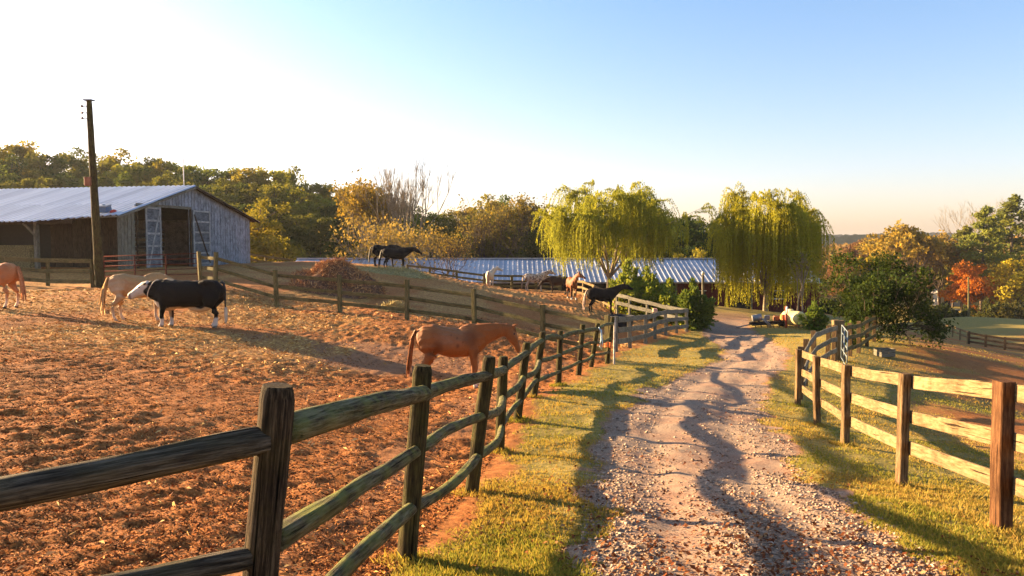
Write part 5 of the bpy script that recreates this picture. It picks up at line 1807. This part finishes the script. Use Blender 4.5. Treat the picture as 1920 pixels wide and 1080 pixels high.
def whitecoat(x, y, z):
    c = np.tile(np.array([[0.55, 0.50, 0.42]]), (len(x), 1))
    return hooves(c, z, (0.35, 0.28, 0.2))


def bay(x, y, z):
    c = np.tile(np.array([[0.22, 0.07, 0.02]]), (len(x), 1))
    c = lerp3(c, (0.03, 0.02, 0.015), sstep(0.62, 0.35, z))
    return lerp3(c, (0.6, 0.55, 0.48), sstep(0.16, 0.10, z))


def dbrown(x, y, z):
    c = np.tile(np.array([[0.04, 0.024, 0.016]]), (len(x), 1))
    return c


horse('chestnut roan horse with long red tail beside the round rail fence', 848, 17.2, 3, roan, 12, -68, -6, 8, 0.985, 0.016, (0.18, 0.055, 0.014), (0.27, 0.085, 0.018), stance=0.03, nlen=0.74, belly=1.06, seed=1)
horse('cream palomino horse standing behind the black and white cow', 262, 23.6, 24, palomino, -28, -60, 0, 0, 1.0, 0.018, (0.66, 0.45, 0.22), (0.58, 0.34, 0.14), stance=0.06, belly=1.05, seed=2)
horse('orange sorrel horse cut off by the left edge of the photo', -10, 24.2, 177, sorrel, -25, -60, 0, 0, 0.98, 0.02, (0.5, 0.2, 0.08), (0.5, 0.19, 0.07), stance=0.05, seed=3)
horse('black horse with raised head beside the laurel shrubs', 1128, 43, 4, blackcoat, 30, -22, 0, 0, 1.03, 0.026, (0.012, 0.01, 0.01), (0.3, 0.2, 0.15), stance=0.05, seed=4)
horse('brown bay horse with pale feet facing the camera', 1072, 50.5, -82, bay, 42, -30, 20, 30, 1.02, 0.028, (0.03, 0.02, 0.015), seed=5)
horse('small dark brown horse between the spotted horse and the bay', 1047, 55.5, 175, dbrown, -15, -50, 0, 0, 0.9, 0.03, (0.02, 0.014, 0.01), seed=6)
horse('white horse with dark spots in front of the olive fence', 1002, 59.2, 6, spotted, 32, -25, 0, 0, 0.98, 0.03, (0.5, 0.44, 0.38), (0.3, 0.22, 0.17), stance=0.05, seed=7)
horse('plain white horse seen from behind near the stable roof', 919, 60.2, 82, whitecoat, 38, -28, -45, -25, 0.96, 0.03, (0.75, 0.68, 0.58), (0.6, 0.4, 0.25), seed=8)
horse('black horse on the knoll, the one farther to the left', 722, 51.2, 14, blackcoat, -5, -45, 30, 0, 1.02, 0.028, (0.012, 0.01, 0.01), seed=9)
horse('black horse on the knoll with its head stretched out to the right', 742, 49.4, 8, blackcoat, 14, -40, -5, 0, 1.0, 0.028, (0.012, 0.01, 0.01), stance=0.04, seed=10)


def build_cow():
    V, Fc = [], []
    limb(V, Fc, [(-1.06, 0, 1.20, .08, .08), (-1.0, 0, 1.16, .22, .18), (-0.88, 0, 1.12, .30, .25), (-0.68, 0, 1.07, .345, .28), (-0.48, 0, 1.03, .365, .30), (-0.15, 0, .985, .40, .35), (0.18, 0, .97, .425, .36), (0.48, 0, .975, .44, .31), (0.70, 0, .98, .44, .27), (0.86, 0, 1.0, .35, .21), (1.0, 0, 1.02, .2, .13)], 20)
    limb(V, Fc, [(0.3, 0, 1.28, .12, .1), (0.6, 0, 1.33, .13, .09), (0.85, 0, 1.3, .12, .08)], 12)
    for s in (-1, 1): limb(V, Fc, [(-0.45, .17 * s, 1.32, .06, .05), (-0.62, .21 * s, 1.33, .08, .07), (-0.85, .15 * s, 1.32, .06, .05)], 10)
    limb(V, Fc, [(0.55, 0, 1.04, .37, .22), (0.85, 0, 1.08, .33, .2), (1.05, 0, 1.12, .28, .18), (1.2, 0, 1.17, .22, .15)])
    # brisket and pouch of the belly
    limb(V, Fc, [(0.95, 0, .82, .1, .09), (0.82, 0, .72, .16, .11), (0.6, 0, .62, .15, .12), (0.4, 0, .6, .1, .1)])
    limb(V, Fc, [(-0.1, 0, .55, .06, .1), (-0.35, 0, .52, .09, .12), (-0.55, 0, .56, .1, .1), (-0.7, 0, .64, .08, .08)])
    hd = np.array([math.cos(math.radians(-33)), 0, math.sin(math.radians(-33))]); hu = np.array([-hd[2], 0, hd[0]]); hs = np.array([0, 1.0, 0])
    p0 = np.array([1.2, 0, 1.25])
    limb(V, Fc, [(*(p0 - hd * 0.08), .12, .12), (*(p0 + hd * 0.06 - hu * .02), .19, .15), (*(p0 + hd * 0.22 - hu * 0.035), .19, .14), (*(p0 + hd * 0.38 - hu * .01), .15, .11), (*(p0 + hd * 0.52), .122, .10), (*(p0 + hd * 0.62), .115, .105), (*(p0 + hd * 0.68), .07, .075)])
    for s in (-1, 1):
        e0 = p0 + hs * 0.11 * s + hu * 0.06
        limb(V, Fc, [(*e0, .03, .03), (*(e0 + hs * .09 * s - hu * 0.02 - hd * 0.03), .03, .06), (*(e0 + hs * .2 * s - hu * 0.07 - hd * 0.05), .014, .02)], 10)
        f = 0.07 * s
        limb(V, Fc, [(0.62, .16 * s, .98, .2, .12), (0.64, .19 * s, .76, .15, .105), (0.64 + f * .4, .18 * s, .58, .09, .08), (0.65 + f, .17 * s, .38, .066, .062), (0.65 + f, .17 * s, .33, .068, .064), (0.64 + f, .165 * s, .2, .05, .048), (0.65 + f, .165 * s, .11, .06, .056), (0.67 + f, .165 * s, .05, .072, .068), (0.68 + f, .165 * s, -.01, .08, .074)], 12)
        h = -0.09 * s
        limb(V, Fc, [(-0.78, .16 * s, 1.08, .27, .15), (-0.78, .20 * s, .86, .255, .15), (-0.72 + h * .3, .21 * s, .67, .17, .115), (-0.8 + h * .7, .19 * s, .5, .085, .07), (-0.87 + h, .18 * s, .40, .072, .062), (-0.86 + h, .175 * s, .3, .056, .052), (-0.83 + h, .17 * s, .19, .052, .05), (-0.82 + h, .17 * s, .11, .062, .058), (-0.79 + h, .17 * s, .05, .072, .068), (-0.78 + h, .17 * s, -.01, .08, .074)], 12)
    me = fuse(V, Fc, 0.018, 5)

    def cc(x, y, z):
        c = np.tile(np.array([[0.007, 0.0065, 0.006]]), (len(x), 1))
        white = (0.55, 0.48, 0.40)
        j = (nz3(x, y, z, 6, 21) - 0.5) * 0.12
        f = sstep(1.16, 1.22, x + (z - 1.2) * 0.25 + j)
        c = lerp3(c, white, f)
        belly = sstep(0.60, 0.55, z + j) * sstep(-0.8, -0.72, x) * sstep(1.05, 0.98, x) * (1 - sstep(0.10, 0.13, np.abs(y)) * ((x > 0.5) | (x < -0.55)))
        c = lerp3(c, (0.5, 0.33, 0.16), belly)
        c = lerp3(c, white, sstep(0.78, 0.70, z + j) * sstep(0.74, 0.8, x))
        c = lerp3(c, white, sstep(0.30, 0.24, z + j))
        c = lerp3(c, (0.62, 0.4, 0.2), sstep(1.38, 1.41, z + j * 0.7) * sstep(-0.55, -0.4, x) * sstep(0.75, 0.6, x) * sstep(0.13, 0.09, np.abs(y)))
        c = lerp3(c, (0.25, 0.17, 0.14), sstep(1.67, 1.71, x + (1.2 - z) * 0.1))
        return hooves(c, z, (0.12, 0.1, 0.08))
    paint(me, cc)
    me.materials.append(COAT)
    b = stand(353, 612, 22.2)
    root = empty('cow', b, math.radians(178), 'black cow with white face, socks and tail tip standing in the straw', 'cow')
    M = LEAN[root.name]
    link('body', me, None, root, M)
    rng = np.random.default_rng(3)
    tail = [(-1.0, 0, 1.36), (-1.1, 0, 1.30), (-1.14, 0, 1.1), (-1.14, 0.01, 0.8), (-1.15, 0.02, 0.55)]
    t = tube('tail', [M @ Vector(p) for p in tail], 0.03, plain('cow_black', (0.014, 0.012, 0.011), 0.6), root, radii=[.05, .04, .032, .026, .022])
    roots = [np.array([-1.15 + .01 * rng.normal(), 0.02 + .01 * rng.normal(), 0.6]) for _ in range(12)]
    link('tail_switch', hair_mesh('tail_switch', roots, [np.array([0, .1 * rng.normal(), -1.0]) for _ in roots], 0.45, 0.03, 5), plain('switch_white', (0.72, 0.6, 0.45), 0.7), t, M)
    for s in (-1, 1):
        ball('eye', 0.024, M @ Matrix.Translation(Vector(p0 + hd * 0.2 + hs * 0.13 * s + hu * 0.06)), EYE, root)
    # pale neck strap
    pts = []
    for k in range(21):
        a = 2 * math.pi * k / 20
        pts.append(M @ Vector((1.02 + 0.05 * math.cos(a) - 0.12 * math.sin(a), math.cos(a) * 0.205, 1.11 + math.sin(a) * 0.30)))
    tube('neck_strap', pts, 0.013, plain('strap_pale', (0.6, 0.5, 0.36), 0.7), root, 6)


build_cow()
# ------------------------------------------------------------------ pile, trough, machinery and other small things
def heap(name, label, px, base, d, R, H, seed, mat, strawmat, cat, nstraw=5000, squash=0.7, col=None):
    b = stand(px, base, d)
    root = empty(name, b, 0, label, cat)
    n, m = 40, 14
    rings = []
    for i in range(m):
        t = i / (m - 1)
        ring = []
        for j in range(n):
            a = 2 * math.pi * j / n
            r = R * (1 - t) ** 0.75
            lump = 1 + 0.35 * mnoise.noise(Vector((math.cos(a) * 1.6, math.sin(a) * 1.6, t * 2.5 + seed))) + 0.12 * mnoise.noise(Vector((math.cos(a) * 5, math.sin(a) * 5, t * 7 + seed)))
            x, y = math.cos(a) * r * lump, math.sin(a) * r * lump * squash
            z = H * (1 - (1 - t) ** 1.5) * (1 + 0.25 * mnoise.noise(Vector((x * 1.3 + seed, y * 1.3, 0)))) - 0.35 * (1 - t)
            ring.append((x, y, z + gz(b.x + x, b.y + y) - b.z if t < 0.5 else z + (gz(b.x + x, b.y + y) - b.z) * (1 - t) * 2))
        rings.append(ring)
    me = rings_mesh('mound', rings)
    link('mound', me, mat, root, Matrix.Translation(b))
    Rg = np.array(rings).reshape(-1, 3)
    k = RNG.integers(n, len(Rg) - n, nstraw)
    c = Rg[k] + RNG.normal(size=(nstraw, 3)) * 0.09
    a, bb = rot_basis(nstraw)
    L = (0.05 + 0.12 * RNG.random(nstraw))[:, None]
    V = np.stack([c - a * L, c + bb * L * 0.13, c + a * L, c - bb * L * 0.13], 1)
    o = link('straw', soup('straw', V, RNG.random(nstraw)), strawmat, root, Matrix.Translation(b))
    o['kind'] = 'stuff'
    return root


dung = plain('dung_heap', (0.15, 0.075, 0.04), 0.95, var=0.45, scale=7)
sm = tint_mat('heap_straw', [(0.0, (0.15, 0.06, 0.025)), (0.5, (0.40, 0.18, 0.065)), (1.0, (0.62, 0.36, 0.14))])
hm = tint_mat('hay_straw', [(0.0, (0.22, 0.17, 0.06)), (0.5, (0.40, 0.31, 0.12)), (1.0, (0.58, 0.46, 0.2))])
heap('manure_heap', 'big heap of brown straw manure behind the cross fence', 628, 540, 36.5, 2.7, 1.4, 3, dung, sm, 'heap', 9000)
heap('hay_heap', 'small scattered mound of pale hay below the manure heap', 740, 577, 31.5, 0.95, 0.32, 8, plain('hay_mound', (0.33, 0.26, 0.1), 0.95, var=0.4, scale=9), hm, 'hay', 2600)
heap('hay_bed', 'broad bed of hay under the two black horses', 745, 505, 47.5, 3.6, 0.30, 12, plain('hay_mound2', (0.36, 0.29, 0.12), 0.95, var=0.4, scale=9), hm, 'hay', 6000, 0.5)


def lathe(name, prof, mat, parent, M, k=20):
    return link(name, rings_mesh(name, [[(math.cos(a) * r, math.sin(a) * r, z) for a in np.linspace(0, 2 * math.pi, k + 1)[:-1]] for r, z in prof]), mat, parent, M)


def build_trough():
    b = stand(1163, 588, 39.5)
    t = empty('water_trough', b, 0, 'round black rubber trough at the corner of the bank fence', 'trough')
    m = plain('black_rubber', (0.02, 0.02, 0.022), 0.6)
    lathe('tub', ((0.62, -0.05), (0.66, 0.05), (0.72, 0.5), (0.75, 0.52), (0.75, 0.56), (0.70, 0.56), (0.64, 0.2), (0.60, 0.16)), m, t, Matrix.Translation(b), 28)
    lathe('water', ((0.66, 0.40), (0.66, 0.41)), plain('trough_water', (0.03, 0.04, 0.045), 0.05, spec=0.6), t, Matrix.Translation(b), 28)


build_trough()


def wheel(parent, c, r, w, axis, mt, mr):
    M = Matrix.Translation(c) @ Vector((0, 0, 1)).rotation_difference(axis).to_matrix().to_4x4()
    o = lathe('wheel', ((r * 0.6, -w / 2), (r * 0.92, -w / 2), (r, -w / 4), (r, w / 4), (r * 0.92, w / 2), (r * 0.6, w / 2)), mt, parent, M)
    lathe('rim', ((r * 0.62, -w * 0.3), (r * 0.62, w * 0.3), (r * 0.3, w * 0.42), (r * 0.1, w * 0.5)), mr, o, M)


def build_sprayer():
    b = stand(1490, 612, 45)
    root = empty('sprayer_trailer', b, 0, 'sprayer with a round cream yellow tank and a red mast', 'sprayer')
    cream = plain('cream_tank', (0.72, 0.58, 0.24), 0.45, var=0.05)
    red = plain('red_frame', (0.42, 0.07, 0.04), 0.5)
    dark = plain('dark_frame', (0.04, 0.035, 0.03), 0.6)
    ax = Vector((0.42, -0.9, 0.0)).normalized()
    c = P(1488, 596, 45)
    M = Matrix.Translation(c) @ Vector((0, 0, 1)).rotation_difference(ax).to_matrix().to_4x4()
    t = lathe('tank', ((0.12, -0.75), (0.3, -0.72), (0.40, -0.62), (0.43, -0.5), (0.43, -0.2), (0.445, -0.18), (0.445, -0.12), (0.43, -0.10), (0.43, 0.4), (0.42, 0.52), (0.36, 0.62), (0.33, 0.63), (0.30, 0.62), (0.1, 0.66)), cream, root, M, 28)
    q = c + Vector((-0.1, 0.25, 0.40))
    lathe('filler_cap', ((0.16, -0.04), (0.16, 0.08), (0.12, 0.11)), cream, t, Matrix.Translation(q))
    z0 = b.z
    for dx, dy in ((-0.35, 0.6), (0.05, 0.7), (0.1, -0.55), (0.42, -0.4)):
        p = Vector((c.x + dx, c.y + dy, 0)); p.z = gz(p.x, p.y)
        tube('leg', [p - Z * 0.05, Vector((p.x, p.y, c.z - 0.3))], 0.03, dark, root)
    tube('crossbar', [c + Vector((-0.4, 0.65, -0.4)), c + Vector((0.15, -0.6, -0.42))], 0.035, red, root)
    tube('crossbar', [c + Vector((0.05, 0.75, -0.4)), c + Vector((0.5, -0.45, -0.42))], 0.035, red, root)
    p = stand(1474, 612, 44.6)
    tube('mast', [p - Z * 0.1, P(1474, 574, 44.6)], 0.07, red, root)
    tube('mast_sleeve', [P(1475.5, 588, 44.5), P(1475.5, 575, 44.5)], 0.055, plain('sleeve_white', (0.75, 0.72, 0.68), 0.4), root)
    link('pump', boxmesh('pump', -0.2, 0.2, -0.15, 0.15, -0.15, 0.2, 0.05), plain('orange_pump', (0.55, 0.2, 0.05), 0.5), root, Matrix.Translation(P(1470, 596, 45)))


def build_implements():
    b = stand(1438, 609, 45.5)
    dark = plain('black_iron', (0.022, 0.02, 0.019), 0.55, 0.3)
    grey = plain('grey_iron', (0.26, 0.25, 0.24), 0.45, 0.5)
    rust = plain('rusty_iron', (0.24, 0.10, 0.05), 0.75)
    root = empty('harrow', b, 0, 'low dark field implement with a grey drum left of the yellow tank', 'implement')
    f = lambda dx, dy, dz: Vector((b.x + dx, b.y + dy, gz(b.x + dx, b.y + dy) + dz))
    for dy in (-0.25, 0.3):
        plank('frame_beam', f(-1.0, dy, 0.22), f(0.95, dy, 0.25), 0.09, 0.16, dark, root)
    for i in range(6):
        x = -0.9 + i * 0.36
        plank('tine', f(x, -0.28, 0.3), f(x + 0.12, -0.4, -0.03), 0.05, 0.04, dark, root)
        plank('crossbar', f(x, -0.3, 0.34), f(x, 0.35, 0.34), 0.06, 0.06, dark, root)
    lathe('drum', ((0.1, -0.28), (0.22, -0.26), (0.22, 0.26), (0.1, 0.28)), grey, root, Matrix.Translation(f(-0.62, 0, 0.55)) @ Matrix.Rotation(math.radians(80), 4, 'Y'))
    tube('drawbar', [f(-0.3, -0.35, 0.55), f(0.1, -0.55, 0.06)], 0.04, grey, root)
    tube('drawbar', [f(-0.42, -0.35, 0.55), f(-0.02, -0.55, 0.06)], 0.04, grey, root)
    link('gearbox', boxmesh('gearbox', -0.15, 0.15, -0.12, 0.12, 0, 0.28, 0.04), grey, root, Matrix.Translation(f(0.0, 0, 0.42)))
    link('hopper', boxmesh('hopper', -0.16, 0.16, -0.15, 0.15, 0, 0.3, 0.05), rust, root, Matrix.Translation(f(0.55, 0, 0.35)))
    wheel(root, f(0.9, -0.05, 0.26), 0.26, 0.14, Vector((0.3, -1, 0)).normalized(), dark, rust)
    tube('tow_bar', [f(-1.0, 0, 0.2), f(-1.9, -0.05, 0.1)], 0.04, grey, root)


build_sprayer()
build_implements()


def build_box():
    b = stand(1658, 672, 29)
    r = empty('feed_box', b, 0.2, 'low grey board box lying on the brown field', 'box')
    M = LEAN[r.name]
    for i, (y, z) in enumerate(((-0.22, 0.1), (-0.22, 0.26), (0.22, 0.1), (0.22, 0.26))):
        plank('board', M @ Vector((-0.3, y, z)), M @ Vector((0.3, y, z)), 0.03, 0.14, W_GREY, r)
    for x in (-0.29, 0.29):
        plank('end_board', M @ Vector((x, -0.2, 0.18)), M @ Vector((x, 0.2, 0.18)), 0.03, 0.3, W_GREY, r)
    b = stand(1785, 572, 140)
    r = empty('well_house', b, 0, 'tiny dark shed at the far edge of the valley pasture', 'shed')
    link('body', boxmesh('body', -0.8, 0.8, -0.8, 0.8, -0.3, 2.2, 0.03), W_DARK, r, Matrix.Translation(b))
    link('roof', boxmesh('roof', -1.0, 1.0, -1.0, 1.0, 2.21, 2.45, 0.05), W_GREY, r, Matrix.Translation(b))


build_box()


def build_house():
    b = stand(1773, 562, 178)
    r = empty('house', b, 0, 'small white house half hidden behind the orange maple', 'house')
    T = Matrix.Translation(P(1773, 563, 178))
    wm = plain('white_wall', (0.34, 0.32, 0.28), 0.8)
    link('wall', boxmesh('wall', -2.2, 2.6, -1.5, 1.5, -4.0, 1.6), wm, r, T)
    V = [(-2.6, -1.9, 1.6), (3.0, -1.9, 1.6), (3.0, 1.9, 1.6), (-2.6, 1.9, 1.6), (-2.6, 0, 2.7), (3.0, 0, 2.7)]
    link('roof', mesh('roof', V, [(0, 1, 5, 4), (2, 3, 4, 5), (0, 4, 3), (1, 2, 5), (3, 2, 1, 0)]), plain('grey_roof', (0.22, 0.2, 0.18), 0.8), r, T)
    w = link('door', boxmesh('door', -1.2, 0.2, -1.56, -1.51, -1.2, 0.9), M_BLACK, r, T)
    w = link('window', boxmesh('window', 1.0, 1.9, -1.56, -1.51, -0.3, 0.7), M_BLACK, r, T)


build_house()


def build_ropes():
    p0 = P(1122, 616, 21.4)
    o = tube('lead_rope', [p0 + Vector((0.0, -0.1, 0.05)), p0 + Vector((0.05, -0.16, -0.05)), p0 + Vector((0.06, -0.17, -0.3)), p0 + Vector((0.02, -0.16, -0.5)), p0 + Vector((0.07, -0.17, -0.58)), p0 + Vector((0.1, -0.17, -0.4)), p0 + Vector((0.07, -0.12, -0.02))], 0.016, plain('pale_rope', (0.5, 0.6, 0.62), 0.8))
    tag(o, 'pale blue lead rope hanging over the round rail fence', 'rope')
    c = P(1139, 646, 23.3)
    pts = []
    for k in range(40):
        a = k * 0.62
        pts.append(c + Vector((math.cos(a) * 0.095, math.sin(a) * 0.095 - 0.0, -0.09 + 0.0045 * k)))
    o = tube('baling_twine', pts, 0.014, plain('orange_twine', (0.75, 0.18, 0.04), 0.8))
    tag(o, 'orange twine wound round the last round fence post', 'twine')
    b = stand(1151, 686, 23.6)
    o = empty('gate_latch_post', b, 0, 'thin pale painted stake beside the post with the orange twine', 'stake')
    plank('stake', b - Z * 0.2, P(1153, 596, 23.6), 0.05, 0.06, plain('stake_paint', (0.62, 0.55, 0.46), 0.7, var=0.4, scale=9), o, roll=Vector((1, 0, 0)))
    # white water bucket hooked inside the corner
    b = stand(1228, 600, 40.5)
    o = empty('salt_block', b, 0, 'pinkish salt block on top of a bank fence post', 'salt block')
    link('block', boxmesh('block', -0.11, 0.11, -0.11, 0.11, 0, 0.2, 0.03), plain('pink_salt', (0.6, 0.3, 0.2), 0.6), o, Matrix.Translation(P(1228, 586, 36.0)))


build_ropes()
# ------------------------------------------------------------------ thin morning haze
def build_haze():
    m = bpy.data.materials.new('haze_air')
    m.use_nodes = True
    t = m.node_tree
    t.nodes.clear()
    o = t.nodes.new('ShaderNodeOutputMaterial')
    v = t.nodes.new('ShaderNodeVolumePrincipled')
    v.inputs['Color'].default_value = (0.86, 0.9, 0.95, 1)
    v.inputs['Density'].default_value = 0.00012
    v.inputs['Anisotropy'].default_value = 0.35
    t.links.new(v.outputs[0], o.inputs['Volume'])
    ob = link('haze', boxmesh('haze', -3000, 3000, -80, 2900, -40, 34), m)
    tag(ob, 'thin bright morning haze over the farm', 'haze', kind='stuff')


build_haze()
